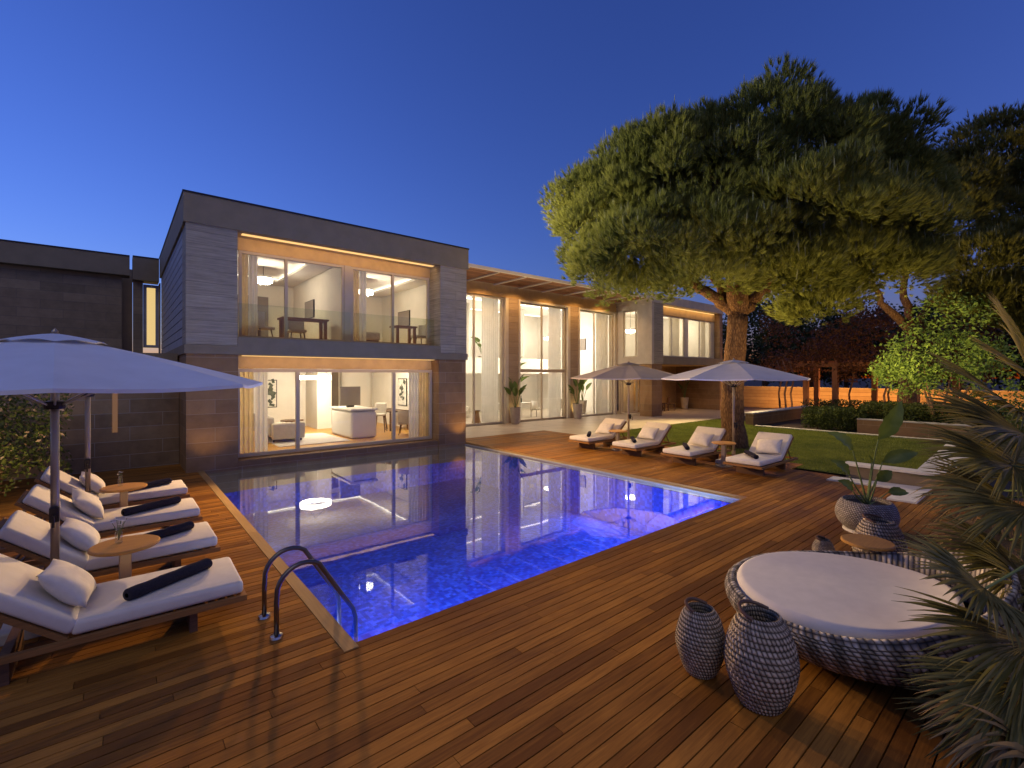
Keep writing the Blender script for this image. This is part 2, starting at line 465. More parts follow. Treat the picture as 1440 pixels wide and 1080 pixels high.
deck()
cp = MB()
yy = PY0 - .3 + .21
while yy < 14.9:
    y2 = min(yy+1.9, 14.9); cp.box(1.436, 1.56, yy, y2-.004, -.03, .004); yy = y2
struct(cp.build('pool_coping', 'coping_wood'))
ff = MB(); ff.box(PX1-.012, PX1+.012, PY0-.08, 14.14, -.06, -.004); struct(ff.build('deck_fascia', 'coping_wood'))
lp = MB(); lp.box(PX1-.07, PX1+.1, PY0, PY1, -.16, -.062); struct(lp.build('pool_overflow_lip', 'lip_stone'))
pb = MB()
D_ = -1.25
pb.sheet([(PX0, PY0, D_), (PX1, PY0, D_), (PX1, PY1+.2, D_), (PX0, PY1+.2, D_)])
pb.sheet([(PX0, PY0, D_), (PX0, PY1+.2, D_), (PX0, PY1+.2, -.03), (PX0, PY0, -.03)])
pb.sheet([(PX1, PY0, D_), (PX1, PY0, -.19), (PX1, PY1+.2, -.19), (PX1, PY1+.2, D_)])
pb.sheet([(PX0, PY0, D_), (PX0, PY0, -.03), (PX1, PY0, -.03), (PX1, PY0, D_)])
pb.sheet([(PX0, PY1+.2, D_), (PX1, PY1+.2, D_), (PX1, PY1+.2, -.03), (PX0, PY1+.2, -.03)])
pb.box(PX0+.003, PX0+.38, PY0+.003, PY1-1.5, D_+.004, -.62)
struct(pb.build('pool', 'pool_tile'))
wm = MB(); wm.sheet([(PX0+.004, PY0+.004, WZ), (PX1-.072, PY0+.004, WZ), (PX1-.072, PY1+.1, WZ), (PX0+.004, PY1+.1, WZ)])
struct(wm.build('pool_water', 'pool_water'))

def terrace():
    mb = MB()
    for (a, b_, c, d) in ((9.12, 13.54, 14.16, 17.28), (13.54, 22.38, 12.05, 17.28), (22.38, 31.5, 12.05, 18.9)):
        nx = max(1, round((b_-a)/1.1)); ny = max(1, round((d-c)/.8))
        for i in range(nx):
            for j in range(ny):
                x0 = a+(b_-a)*i/nx; x1 = a+(b_-a)*(i+1)/nx; y0 = c+(d-c)*j/ny; y1 = c+(d-c)*(j+1)/ny
                mb.box(x0, x1-.005, y0, y1-.005, -.04, 0.)
    struct(mb.build('terrace', 'travertine'))
terrace()
lawnpoly = [(12.95, 1.95), (21.95, 2.35), (21.95, 9.5), (23.5, 9.5), (24.4, 12.03), (13.56, 12.03), (13.56, 4.5), (12.95, 4.5)]
lw = MB(); lw.sheet([(x, y, -.02) for x, y in lawnpoly]); struct(lw.build('lawn', 'lawn_soil'))
def inpoly(x, y, poly):
    r = np.zeros(len(x), bool); n = len(poly)
    for i in range(n):
        x0, y0 = poly[i]; x1, y1 = poly[(i+1) % n]
        c = ((y0 > y) != (y1 > y)) & (x < (x1-x0)*(y-y0)/((y1-y0) if y1 != y0 else 1e-9)+x0); r ^= c
    return r
n = 190000
gx = np.random.uniform(12.9, 24.4, n); gy = np.random.uniform(1.95, 12.03, n); k = inpoly(gx, gy, lawnpoly); gx, gy = gx[k], gy[k]
P = np.stack([gx, gy, np.full(len(gx), -.02)], 1)
A = unit(np.concatenate([np.random.normal(0, .45, (len(P), 2)), np.ones((len(P), 1))], 1))
tag(rawmesh('grass', needles(P, A, 1, .06, .014, .2), 3, 'grass_blade'), 'short mown green grass of the lawn beside the deck', 'grass', kind='stuff')
cb = MB(); cb.box(21.97, 22.15, 2.2, 9.3, -.05, .03); tag(cb.build('lawn_kerb', 'pale_stone'), 'thin pale stone edging along the far side of the lawn', 'kerb')

# ------------------------------------------------------------------ villa
villa = thing('villa', 'modern two storey stone villa with lit floor-to-ceiling windows beyond the pool', 'house', (1.2, 13.3, 0))
def vb(name, mat, *boxes, **kw):
    mb = MB()
    for b_ in boxes: mb.box(*b_)
    return mb.build(name, mat, kw.pop('parent', villa), **kw)
def window(axis, a0, a1, z0, z1, p, mull=(), fw=.07, dp=.09, mat='frame_taupe', trans=None, glass='glass', label=None):
    """window part (frame mesh) with one pane child per bay; axis 'Y' = plane y=p, 'X' = plane x=p"""
    def bx(mb, a, b_, c, d, q0, q1):
        if axis == 'Y': mb.box(a, b_, q0, q1, c, d)
        else: mb.box(q0, q1, a, b_, c, d)
    f = MB()
    bx(f, a0, a1, z0, z0+fw, p, p+dp); bx(f, a0, a1, z1-fw, z1, p, p+dp)
    bx(f, a0, a0+fw, z0+fw, z1-fw, p, p+dp); bx(f, a1-fw, a1, z0+fw, z1-fw, p, p+dp)
    for m_ in mull: bx(f, m_-fw*.55, m_+fw*.55, z0+fw, z1-fw, p+.005, p+dp-.005)
    if trans: bx(f, a0+fw, a1-fw, trans-.08, trans+.08, p-.004, p+dp+.004)
    o = f.build('window', mat, villa)
    if label: o['label'] = label
    ed = [a0+fw] + [v for m_ in mull for v in (m_-fw*.55, m_+fw*.55)] + [a1-fw]
    for i in range(0, len(ed), 2):
        for (c, d) in ([(z0+fw, z1-fw)] if not trans else [(z0+fw, trans-.08), (trans+.08, z1-fw)]):
            pm = MB()
            q = p+dp/2
            if axis == 'Y': pm.sheet([(ed[i], q, c), (ed[i+1], q, c), (ed[i+1], q, d), (ed[i], q, d)])
            else: pm.sheet([(q, ed[i], c), (q, ed[i+1], c), (q, ed[i+1], d), (q, ed[i], d)])
            pm.build('pane', glass, o, local=False)
    return o
# fix: panes are children of the window, whose own origin sits on the villa's origin
# --- front box
vb('fascia', 'plaster', (1.15, 9.15, 13.28, 13.5, 5.88, 6.56), (1.15, 1.37, 13.5, 21.6, 5.85, 6.56))
vb('roof_trim', 'dark_metal', (1.13, 9.17, 13.26, 13.52, 6.56, 6.6), (1.13, 1.39, 13.52, 21.6, 6.56, 6.6))
vb('roof', 'plaster', (1.37, 9.13, 13.5, 21.6, 5.93, 6.5))
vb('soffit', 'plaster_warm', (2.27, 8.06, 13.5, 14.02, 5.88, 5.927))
vb('stone_panel', 'stone_striated', (1.2, 2.26, 13.33, 14.1, 3.02, 5.88))
vb('stone_panel', 'stone_striated', (8.07, 9.1, 13.33, 14.1, 3.02, 5.88))
vb('floor_band', 'plaster', (2.26, 8.07, 13.3, 14.4, 2.8, 3.24), (1.17, 2.26, 13.3, 21.6, 2.8, 3.015), (8.07, 9.13, 13.3, 21.6, 2.8, 3.015))
vb('pier', 'stone_pier', (1.21, 2.28, 13.36, 15.2, -.6, 2.797))
vb('pier', 'stone_pier', (8.04, 9.09, 13.36, 15.2, -.6, 2.797))
vb('sill', 'stone_pier', (2.28, 8.04, 13.42, 13.95, -.6, .15))
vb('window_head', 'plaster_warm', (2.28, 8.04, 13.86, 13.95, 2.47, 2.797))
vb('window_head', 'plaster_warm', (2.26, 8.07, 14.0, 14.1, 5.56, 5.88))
side = MB()
z = 3.02
while z < 5.82:
    side.box(1.2, 1.34, 14.103, 21.6, z, min(z+.2, 5.845)); side.box(1.23, 1.34, 14.103, 21.6, min(z+.2, 5.845), min(z+.225, 5.848)); z += .225
side.build('side_cladding', 'clad_board', villa)
vb('back_wall', 'plaster', (1.35, 9.1, 21.2, 21.55, 0, 5.92))
vb('side_wall', 'plaster', (8.95, 9.1, 14.1, 21.2, 3.02, 5.88), (8.95, 9.09, 15.2, 21.2, 0, 2.797))
window('Y', 2.3, 8.02, .17, 2.46, 13.78, (3.8, 6.66), .09, label='wide ground floor sliding window of three panes')
window('Y', 2.4, 5.16, 3.26, 5.55, 13.98, (3.55,), .07)
window('Y', 5.36, 8.03, 3.26, 5.55, 13.98, (6.72,), .07)
vb('window_post', 'frame_taupe', (5.162, 5.358, 13.96, 14.1, 3.25, 5.56))
glassmat('glass_green', (.92, .95, .87), .07)
for (x0, x1) in ((2.32, 5.2), (5.3, 8.0)):
    vb('balustrade', 'glass_green', (x0, x1, 13.6, 13.612, 3.26, 4.12))
# rooms of the front box
vb('room_wall', 'room_wall', (1.4, 1.5, 14.1, 20.6, .17, 2.76), (8.85, 8.94, 15.2, 20.6, .17, 2.76), (1.5, 8.85, 20.5, 20.6, .17, 2.76))
vb('room_floor', 'room_floor', (1.5, 8.85, 13.9, 20.5, .05, .18))
vb('ceiling', 'white_paint', (1.5, 8.85, 13.96, 20.5, 2.74, 2.785))
vb('room_wall', 'room_wall', (1.42, 1.5, 14.1, 19.6, 3.26, 5.84), (8.86, 8.94, 14.1, 19.6, 3.26, 5.84), (1.5, 8.86, 19.5, 19.6, 3.26, 5.84), (5.21, 5.31, 14.1, 19.5, 3.26, 5.84))
vb('room_floor', 'room_floor', (1.5, 8.86, 14.1, 19.5, 3.1, 3.26))
vb('ceiling', 'white_paint', (1.5, 8.86, 14.1, 19.5, 5.83, 5.87))
for (x0, x1) in ((1.9, 4.75), (5.75, 8.4)):
    # dropped ceiling border with a lit cove
    vb('ceiling_border', 'white_paint', (x0-.38, x1+.38, 14.2, 15.0, 5.66, 5.74), (x0-.38, x1+.38, 18.6, 19.4, 5.66, 5.74), (x0-.38, x0+.3, 15.0, 18.6, 5.66, 5.74), (x1-.3, x1+.38, 15.0, 18.6, 5.66, 5.74))
    vb('cove_lamp', 'lamp_cove', (x0+.28, x1-.28, 14.9, 14.98, 5.75, 5.78), (x0+.28, x1-.28, 18.62, 18.7, 5.75, 5.78), (x0+.2, x0+.28, 15.0, 18.6, 5.75, 5.78), (x1-.28, x1-.2, 15.0, 18.6, 5.75, 5.78))
vb('ceiling_border', 'white_paint', (1.6, 8.8, 14.0, 15.0, 2.6, 2.66), (1.6, 8.8, 19.4, 20.4, 2.6, 2.66), (1.6, 2.6, 15.0, 19.4, 2.6, 2.66), (7.8, 8.8, 15.0, 19.4, 2.6, 2.66))
vb('cove_lamp', 'lamp_cove', (2.5, 7.9, 14.88, 14.98, 2.67, 2.7), (2.5, 7.9, 19.42, 19.5, 2.67, 2.7), (2.5, 2.6, 15.0, 19.4, 2.67, 2.7), (7.8, 7.9, 15.0, 19.4, 2.67, 2.7))
vb('light_strip', 'lamp_warm', (2.4, 7.95, 13.53, 13.68, 5.862, 5.878))
vb('light_strip', 'lamp_warm', (2.4, 7.95, 13.5, 13.62, 2.775, 2.79))
# ground floor built-ins: door recess, tall cabinet, panel
vb('tall_cabinet', 'room_dark', (6.55, 7.25, 20.36, 20.498, .18, 2.4))
vb('wall_panel', 'white_paint', (5.95, 6.5, 19.0, 20.498, .18, 2.6))
vb('wall_panel', 'white_paint', (7.4, 8.7, 20.4, 20.498, .18, 2.6))
vb('door_panel', 'room_dark', (2.9, 4.3, 19.4, 19.498, 3.262, 5.2))
# --- left wing
vb('wing_wall', 'stone_dark', (-16, .08, 22, 22.4, 2.6, 5.84))
vb('wing_fascia', 'plaster', (-16, .3, 21.7, 22.4, 5.85, 6.53))
vb('wing_fascia', 'plaster', (.38, 1.14, 21.62, 22.4, 5.72, 6.53))
vb('roof_trim', 'dark_metal', (-16, .3, 21.68, 22.4, 6.53, 6.57), (.38, 1.14, 21.6, 22.4, 6.53, 6.57))
vb('wing_wall', 'stone_dark', (.4, .68, 21.9, 22.4, 2.6, 5.715), (1.16, 1.199, 21.9, 22.4, 2.6, 5.715))
vb('wall_slot', 'room_dark', (.08, .4, 23.0, 23.1, 2.6, 6.3))
vb('wing_wall', 'stone_block', (-16, 1.2, 14.94, 15.2, -.05, 2.62))
vb('wing_roof', 'plaster', (-16, 1.165, 14.9, 22, 2.63, 2.85))
fw_ = window('X', 0, 1, 0, 1, 0) if False else None
window('Y', .69, 1.15, 3.3, 5.62, 21.95, (), .1, mat='clad_board', label='narrow lit window beside the side cladding')
vb('lit_blind', 'lamp_amber', (.7, 1.14, 22.2, 22.22, 3.3, 5.6))
vb('slit_window', 'lamp_dim', (-.12, -.02, 14.925, 14.938, .9, 2.5))
# --- double height hall
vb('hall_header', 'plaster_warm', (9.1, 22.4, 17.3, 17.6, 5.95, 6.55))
vb('hall_pier', 'stone_striated_warm', (14.18, 14.82, 17.28, 17.6, 0, 5.95))
vb('hall_pier', 'stone_striated_warm', (18.43, 19.08, 17.28, 17.6, 0, 5.95))
vb('hall_pier', 'plaster_warm', (9.1, 10.6, 17.3, 17.6, 0, 5.95))
vb('window_reveal', 'frame_cream', (14.0, 14.178, 17.25, 17.7, 0, 5.945))
vb('window_reveal', 'frame_cream', (14.822, 14.93, 17.25, 17.7, 0, 5.945), (18.25, 18.428, 17.25, 17.7, 0, 5.945), (14.93, 18.25, 17.25, 17.7, 5.85, 5.945))
vb('window_reveal', 'frame_cream', (19.082, 19.19, 17.25, 17.7, 0, 5.945), (22.2, 22.398, 17.25, 17.7, 0, 5.945), (19.19, 22.2, 17.25, 17.7, 5.85, 5.945))
window('Y', 10.6, 13.99, .02, 5.94, 17.4, (12.3,), .08, mat='frame_cream', label='tall hall window nearest the front block')
window('Y', 14.94, 18.24, .02, 5.84, 17.4, (16.5,), .07, trans=2.5, label='tall hall window with a dark transom')
window('Y', 19.2, 22.19, .02, 5.84, 17.4, (20.55,), .07, mat='frame_cream', label='tall hall window nearest the right block')
vb('hall_floor', 'travertine', (9.1, 22.39, 17.6, 24, -.04, .015))
vb('hall_wall', 'hall_wall', (9.1, 22.39, 24, 24.2, 0, 6.4), (9.11, 9.2, 17.6, 24, 0, 6.4))
vb('hall_wall', 'hall_wall', (22.3, 22.39, 17.7, 24, 0, 6.4))
vb('ceiling', 'white_paint', (9.2, 22.3, 17.6, 24, 6.3, 6.4))
vb('cove_lamp', 'lamp_cove', (10, 22, 20.2, 20.32, 6.25, 6.285), (10, 22, 23.4, 23.5, 6.25, 6.285))
vb('mezzanine', 'white_paint', (9.2, 22.3, 21.6, 24, 2.38, 2.6), (9.2, 22.3, 21.5, 21.6, 2.38, 3.28))
vb('hall_wall', 'hall_wall', (14.9, 15.02, 21.61, 24, 2.61, 6.29), (18.9, 19.02, 21.61, 24, 2.61, 6.29), (13.6, 13.75, 22.2, 24, .02, 2.37), (18.6, 18.75, 22.2, 24, .02, 2.37))
vb('roof', 'plaster', (9.14, 22.38, 17.3, 24.2, 6.56, 6.75))
ev = MB()
y = 15.06
while y < 17.2: ev.box(9.16, 22.9, y, y+.065, 6.5, 6.55); y += .1
ev.build('eave_slats', 'eave_wood', villa)['label'] = 'reddish slatted timber eave'
vb('eave_edge', 'frame_cream', (9.16, 22.9, 14.95, 15.05, 6.46, 6.58))
for xb in (10.4, 11.87, 13.34, 14.85, 16.4, 17.95, 19.4, 21.0, 22.3):
    vb('eave_beam', 'frame_cream', (xb-.04, xb+.04, 15.06, 17.29, 6.44, 6.497))
# --- right block
vb('block_fascia', 'plaster_light', (22.38, 30.45, 14.87, 15.2, 6.28, 6.75), (22.38, 22.7, 15.2, 17.3, 6.28, 6.75))
vb('roof', 'plaster', (22.7, 30.4, 15.2, 24, 6.32, 6.7))
vb('block_wall', 'plaster_light', (22.4, 22.6, 14.9, 15.84, 2.9, 6.278), (22.4, 22.6, 16.82, 17.26, 2.9, 6.278), (22.4, 22.6, 15.84, 16.82, 2.9, 3.3), (22.4, 22.6, 15.84, 16.82, 5.95, 6.278))
vb('stone_panel', 'stone_striated', (22.602, 23.5, 14.9, 15.4, 2.9, 6.278))
vb('pier', 'stone_pier', (22.42, 23.42, 14.93, 15.7, 0, 2.89))
vb('block_band', 'plaster', (23.5, 30.4, 14.88, 15.5, 2.9, 3.34))
vb('block_floor', 'plaster', (22.6, 30.4, 15.5, 24, 2.92, 3.25))
vb('pier', 'stone_pier', (30.02, 30.4, 14.9, 24, 0, 2.89), (30.02, 30.4, 14.9, 24, 3.342, 6.278))
vb('window_head', 'plaster_warm', (23.5, 30.02, 15.22, 15.4, 5.75, 6.278))
window('X', 15.85, 16.81, 3.31, 5.94, 22.44, (16.0,), .05, mat='frame_cream')
window('Y', 24.0, 26.4, 3.35, 5.74, 15.28, (25.0,), .07, mat='frame_cream')
window('Y', 26.75, 29.6, 3.35, 5.74, 15.28, (28.2,), .07, mat='frame_cream')
vb('window_post', 'frame_cream', (26.42, 26.73, 15.26, 15.4, 3.35, 5.74))
vb('window_post', 'frame_cream', (29.62, 30.0, 15.26, 15.4, 3.35, 5.74))
vb('window_post', 'frame_cream', (23.51, 23.98, 15.26, 15.4, 3.35, 5.74))
vb('room_wall', 'room_wall', (23.5, 30, 19.5, 19.6, 3.26, 6.25), (22.62, 22.7, 17.3, 19.5, 3.26, 6.25), (29.9, 29.98, 15.5, 19.5, 3.26, 6.25))
vb('ceiling', 'white_paint', (22.7, 29.9, 15.5, 19.5, 6.2, 6.25))
vb('recess_wall', 'plaster_warm', (24.6, 30, 18.0, 18.2, 0, 2.9), (24.5, 24.6, 17.2, 18.2, 0, 2.9))
vb('ceiling', 'plaster_warm', (23.5, 30.0, 15.52, 18.2, 2.86, 2.915))
window('Y', 22.7, 24.4, .02, 2.7, 17.25, (), .08, mat='frame_cream')
window('X', 15.75, 17.2, .02, 2.7, 22.75, (), .06, mat='frame_cream')
vb('room_wall', 'room_wall', (22.85, 24.5, 18.9, 19.0, 0, 2.8))
vb('light_strip', 'lamp_warm', (23.6, 29.9, 15.205, 15.218, 6.2, 6.25))

# ------------------------------------------------------------------ interior things
def curtain(x0, x1, y, z0, z1, mat, label, amp=.035, fold=.11, axis='Y'):
    n = max(8, int((x1-x0)/fold*10)); mb = MB(); vs = []
    for i in range(n+1):
        x = x0+(x1-x0)*i/n; q = y + amp*math.sin(2*PI*(x-x0)/fold) + .3*amp*math.sin(11*x)
        for z in (z0, z1): vs.append((x, q, z) if axis == 'Y' else (q, x, z))
    mb.add(vs, [(2*i, 2*i+2, 2*i+3, 2*i+1) for i in range(n)])
    o = mb.build('curtain', mat, smooth=True)
    return tag(o, label, 'curtain', 'curtains inside the villa windows')
curtain(2.42, 2.76, 14.05, .2, 2.7, 'curtain_gold', 'golden curtain at the left end of the ground floor sliding window')
curtain(2.78, 3.1, 14.05, .2, 2.7, 'curtain_cream', 'cream sheer beside the left golden curtain of the ground floor window')
curtain(7.3, 7.68, 14.05, .2, 2.7, 'curtain_cream', 'cream sheer beside the right golden curtain of the ground floor window')
curtain(7.7, 8.0, 14.05, .2, 2.7, 'curtain_gold', 'golden curtain at the right end of the ground floor sliding window')
curtain(2.5, 2.66, 14.25, 3.27, 5.6, 'curtain_gold', 'narrow gold curtain in the left upper room of the front block')
curtain(2.67, 2.9, 14.25, 3.27, 5.6, 'curtain_cream', 'cream sheer beside the gold curtain in the left upper room')
curtain(5.45, 5.72, 14.25, 3.27, 5.6, 'curtain_gold', 'gold curtain in the right upper room of the front block')
curtain(5.73, 5.96, 14.25, 3.27, 5.6, 'curtain_cream', 'cream sheer beside the gold curtain in the right upper room')
curtain(12.95, 13.95, 17.75, .05, 6.2, 'sheer', 'full height white curtain in the tall window nearest the front block')
curtain(17.3, 18.2, 17.75, .05, 6.2, 'sheer', 'full height white curtain in the tall window with the dark transom')
curtain(21.1, 22.15, 17.75, .05, 6.2, 'sheer', 'full height white curtain in the tall window nearest the right block')
curtain(25.2, 26.3, 15.6, 3.3, 6.1, 'curtain_cream', 'cream curtain in the first upper window of the right block')
curtain(28.9, 29.5, 15.6, 3.3, 6.1, 'curtain_cream', 'cream curtain at the right end of the right block upper windows')
curtain(22.9, 24.3, 17.5, .05, 2.7, 'curtain_cream', 'cream curtain behind the ground floor door under the right block')

def ring_lamp(x, y, z, r, label, zc):
    t = thing('ring_chandelier', label, 'chandelier', (x, y, z))
    n = 40; mb = MB(); prof = [(-.03, -.07), (.03, -.07), (.03, .07), (-.03, .07)]
    vs = []; fs = []
    for i in range(n):
        a = 2*PI*i/n; w_ = .012*math.sin(a*20)
        for dr, dz in prof: vs.append((x+(r+dr+w_)*math.cos(a), y+(r+dr+w_)*math.sin(a), z+dz))
    for i in range(n):
        for j in range(4): fs.append((4*i+j, 4*((i+1) % n)+j, 4*((i+1) % n)+(j+1) % 4, 4*i+(j+1) % 4))
    mb.add(vs, fs); mb.build('lamp_ring', 'lamp_white', t)
    for k_ in range(3):
        a = 2*PI*k_/3
        c = MB(); c.tube([(x+r*math.cos(a), y+r*math.sin(a), z+.07), (x, y, zc)], .006, 5); c.build('cord', 'dark_metal', t)
    return t
def crystal_lamp(x, y, z, label, zc, r=.28):
    t = thing('crystal_chandelier', label, 'chandelier', (x, y, z))
    mb = MB()
    for ring, (rr, n, h) in enumerate(((r, 22, .16), (r*.66, 14, .22), (r*.33, 7, .28))):
        for i in range(n):
            a = 2*PI*i/n + ring
            mb.obox((x+rr*math.cos(a), y+rr*math.sin(a), z-h/2+.1*ring*.3), (.018, .018, h*random.uniform(.6, 1.15)), (0, 0, a))
    mb.build('crystal_cluster', 'lamp_white', t)
    c = MB(); c.lathe([(.0, .0), (r*1.05, .0), (r*1.05, .04), (0, .04)], 20, (x, y, z), False); c.build('canopy_plate', 'steel', t)
    c = MB(); c.tube([(x, y, z+.04), (x, y, zc)], .01, 6); c.build('cord', 'dark_metal', t)
    return t
ring_lamp(5.45, 17.6, 2.2, .5, 'glowing ring chandelier above the ground floor living room', 2.74)
crystal_lamp(3.62, 17.0, 5.45, 'small glowing crystal chandelier in the left upper room', 5.83, .26)
crystal_lamp(7.0, 16.8, 5.42, 'tall glowing crystal chandelier in the right upper room', 5.83, .24)
crystal_lamp(12.6, 20.2, 4.4, 'large glowing chandelier in the hall behind the first tall window', 6.3, .5)
crystal_lamp(20.4, 20.6, 4.6, 'large glowing chandelier in the hall behind the third tall window', 6.3, .5)
crystal_lamp(23.6, 17.2, 5.0, 'crystal chandelier glowing in the side window of the right block', 6.2, .3)

def table(name, label, x, y, z, lx, ly, h, mat, rz=0, lt=.05):
    t = thing(name, label, 'table', (x, y, z), rz)
    MB().box(-lx/2, lx/2, -ly/2, ly/2, h-.05, h).build('table_top', mat, t, local=True, bevel=.008)
    for sx in (-1, 1):
        for sy in (-1, 1):
            cx, cy_ = sx*(lx/2-lt), sy*(ly/2-lt)
            MB().box(cx-lt/2, cx+lt/2, cy_-lt/2, cy_+lt/2, 0, h-.05).build('leg', mat, t, local=True)
    return t
def chair(label, x, y, z, rz, mat='sofa_cloth', legm='dark_wood', seat=.45, h=.85, wd=.5, group=None):
    t = thing('chair', label, 'chair', (x, y, z), rz, group)
    MB().box(-wd/2, wd/2, -wd/2, wd/2, seat-.08, seat).build('seat', mat, t, local=True, bevel=.02)
    b_ = MB()
    n = 10
    for sgn, off in ((0, 0), (1, .05)):
        pass
    vs = []; fs = []
    for i in range(n+1):
        a = PI*.5 + (i/n-.5)*2.2; 
        for rr in (wd*.52, wd*.52+.05):
            px, py = rr*math.cos(a), rr*math.sin(a)*.9
            for zz in (seat-.02, h): vs.append((px, py, zz))
    for i in range(n):
        k_ = 4*i; q = 4*(i+1)
        fs += [(k_, q, q+1, k_+1), (k_+2, k_+3, q+3, q+2), (k_+1, q+1, q+3, k_+3), (k_, k_+2, q+2, q)]
    fs += [(0, 1, 3, 2), (4*n, 4*n+2, 4*n+3, 4*n+1)]
    b_.add(vs, fs); b_.build('backrest', mat, t, local=True)
    for sx in (-1, 1):
        for sy in (-1, 1):
            m_ = MB(); m_.tube([(sx*wd*.36, sy*wd*.36, seat-.08), (sx*wd*.46, sy*wd*.46, 0)], [.022, .014], 8); m_.build('leg', legm, t, local=True)
    return t
table('desk', 'dark wooden desk in the left upper room behind the glass', 4.35, 15.2, 3.26, 1.35, .6, .75, 'post_wood', lt=.09)
chair('pale upholstered chair behind the desk in the left upper room', 4.3, 15.8, 3.26, 0)
chair('cream armchair beside the gold curtain in the left upper room', 3.15, 15.3, 3.26, 2.2, wd=.6)
table('desk', 'narrow reddish table at the window of the right upper room', 7.6, 15.0, 3.26, .8, .55, .72, 'post_wood', lt=.08)
chair('pale chair at the right end of the right upper room', 8.3, 15.2, 3.26, -1.6, wd=.55)
ob = thing('bench', 'cream upholstered bench beside the curtain in the right upper room', 'bench', (6.5, 15.5, 3.26))
MB().box(-.35, .35, -.3, .3, .2, .48).build('seat', 'sofa_cloth', ob, local=True, bevel=.06, seg=3)
MB().box(-.3, .3, -.25, .25, 0, .2).build('base', 'dark_wood', ob, local=True)
def wall_screen(x, y, z, ly, lz, label, mat='screen_grey'):
    t = thing('wall_screen', label, 'screen', (x, y, z))
    MB().box(-.04, 0, -ly/2, ly/2, -lz/2, lz/2).build('frame', 'dark_metal', t, local=True)
    MB().box(-.045, -.0405, -ly/2+.02, ly/2-.02, -lz/2+.02, lz/2-.02).build('panel', mat, t, local=True)
wall_screen(5.205, 17.4, 4.6, 1.0, .62, 'dark screen on the wall of the left upper room')
wall_screen(8.855, 17.4, 4.55, 1.0, .62, 'dark screen on the wall of the right upper room')
# kitchen island etc.
t = thing('kitchen_island', 'white rounded kitchen island in the ground floor living room', 'kitchen island', (6.3, 16.2, .18))
MB().box(-.45, .45, -.95, .95, 0, .9).build('body', 'white_paint', t, local=True, bevel=.09, seg=3)
MB().box(-.47, .47, -.97, .97, .92, .98).build('worktop', 'white_paint', t, local=True, bevel=.01)
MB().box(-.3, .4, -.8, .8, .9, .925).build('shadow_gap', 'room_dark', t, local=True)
t = thing('screen_panel', 'brown upright screen standing on the white kitchen island', 'screen', (6.3, 16.5, 1.16))
MB().box(-.36, .36, -.02, .02, .05, .72).build('panel', 'screen_grey', t, local=True)
MB().box(-.12, .12, -.06, .06, 0, .05).build('foot', 'dark_metal', t, local=True)
rg = MB().box(3.6, 5.7, 14.9, 17.6, .181, .2); tag(rg.build('rug', 'rug_wool'), 'pale rug on the amber living room floor', 'rug')
t = thing('sofa', 'low grey sofa at the left of the ground floor living room', 'sofa', (4.1, 17.0, .2))
MB().box(-.45, .45, -1.1, 1.1, .12, .42).build('seat', 'sofa_cloth', t, local=True, bevel=.05, seg=3)
MB().box(-.6, -.4, -1.1, 1.1, .2, .78).build('backrest', 'sofa_cloth', t, local=True, bevel=.05, seg=3)
MB().box(-.5, .45, -1.3, -1.1, .1, .6).build('armrest', 'sofa_cloth', t, local=True, bevel=.05, seg=3)
for a in (-.4, .4):
    for b_ in (-1, 1): MB().box(a-.02, a+.02, b_-.02, b_+.02, 0, .12).build('leg', 'dark_metal', t, local=True)
t = thing('coffee_table', 'round low table behind the pale rug', 'table', (5.0, 18.9, .2))
MB().lathe([(0, .36), (.4, .36), (.4, .4), (0, .4)], 24, cap=False).build('table_top', 'dark_wood', t, local=True)
MB().lathe([(.2, 0), (.05, .04), (.05, .36)], 16).build('base', 'dark_wood', t, local=True)
for i, (x, y) in enumerate(((7.45, 16.6), (7.75, 17.2))):
    s = thing('bar_stool', ('white bar stool on thin dark legs beside the kitchen island', 'white bar stool on dark legs, farther from the window, beside the table')[i], 'stool', (x, y, .18), -.6, 'bar stools in the living room')
    MB().box(-.2, .2, -.2, .2, .6, .68).build('seat', 'sofa_cloth', s, local=True, bevel=.03)
    MB().box(-.2, .2, .16, .2, .66, 1.05).build('backrest', 'sofa_cloth', s, local=True, bevel=.015)
    for sx in (-1, 1):
        for sy in (-1, 1): MB().tube([(sx*.15, sy*.15, .6), (sx*.22, sy*.22, 0)], .014, 6).build('leg', 'dark_wood', s, local=True)
table('dining_table', 'dark dining table at the right of the ground floor living room', 8.2, 17.3, .18, .8, 1.6, .75, 'dark_wood')
chair('cream armchair by the golden curtain of the ground floor window', 7.9, 15.3, .18, 2.6, wd=.6)
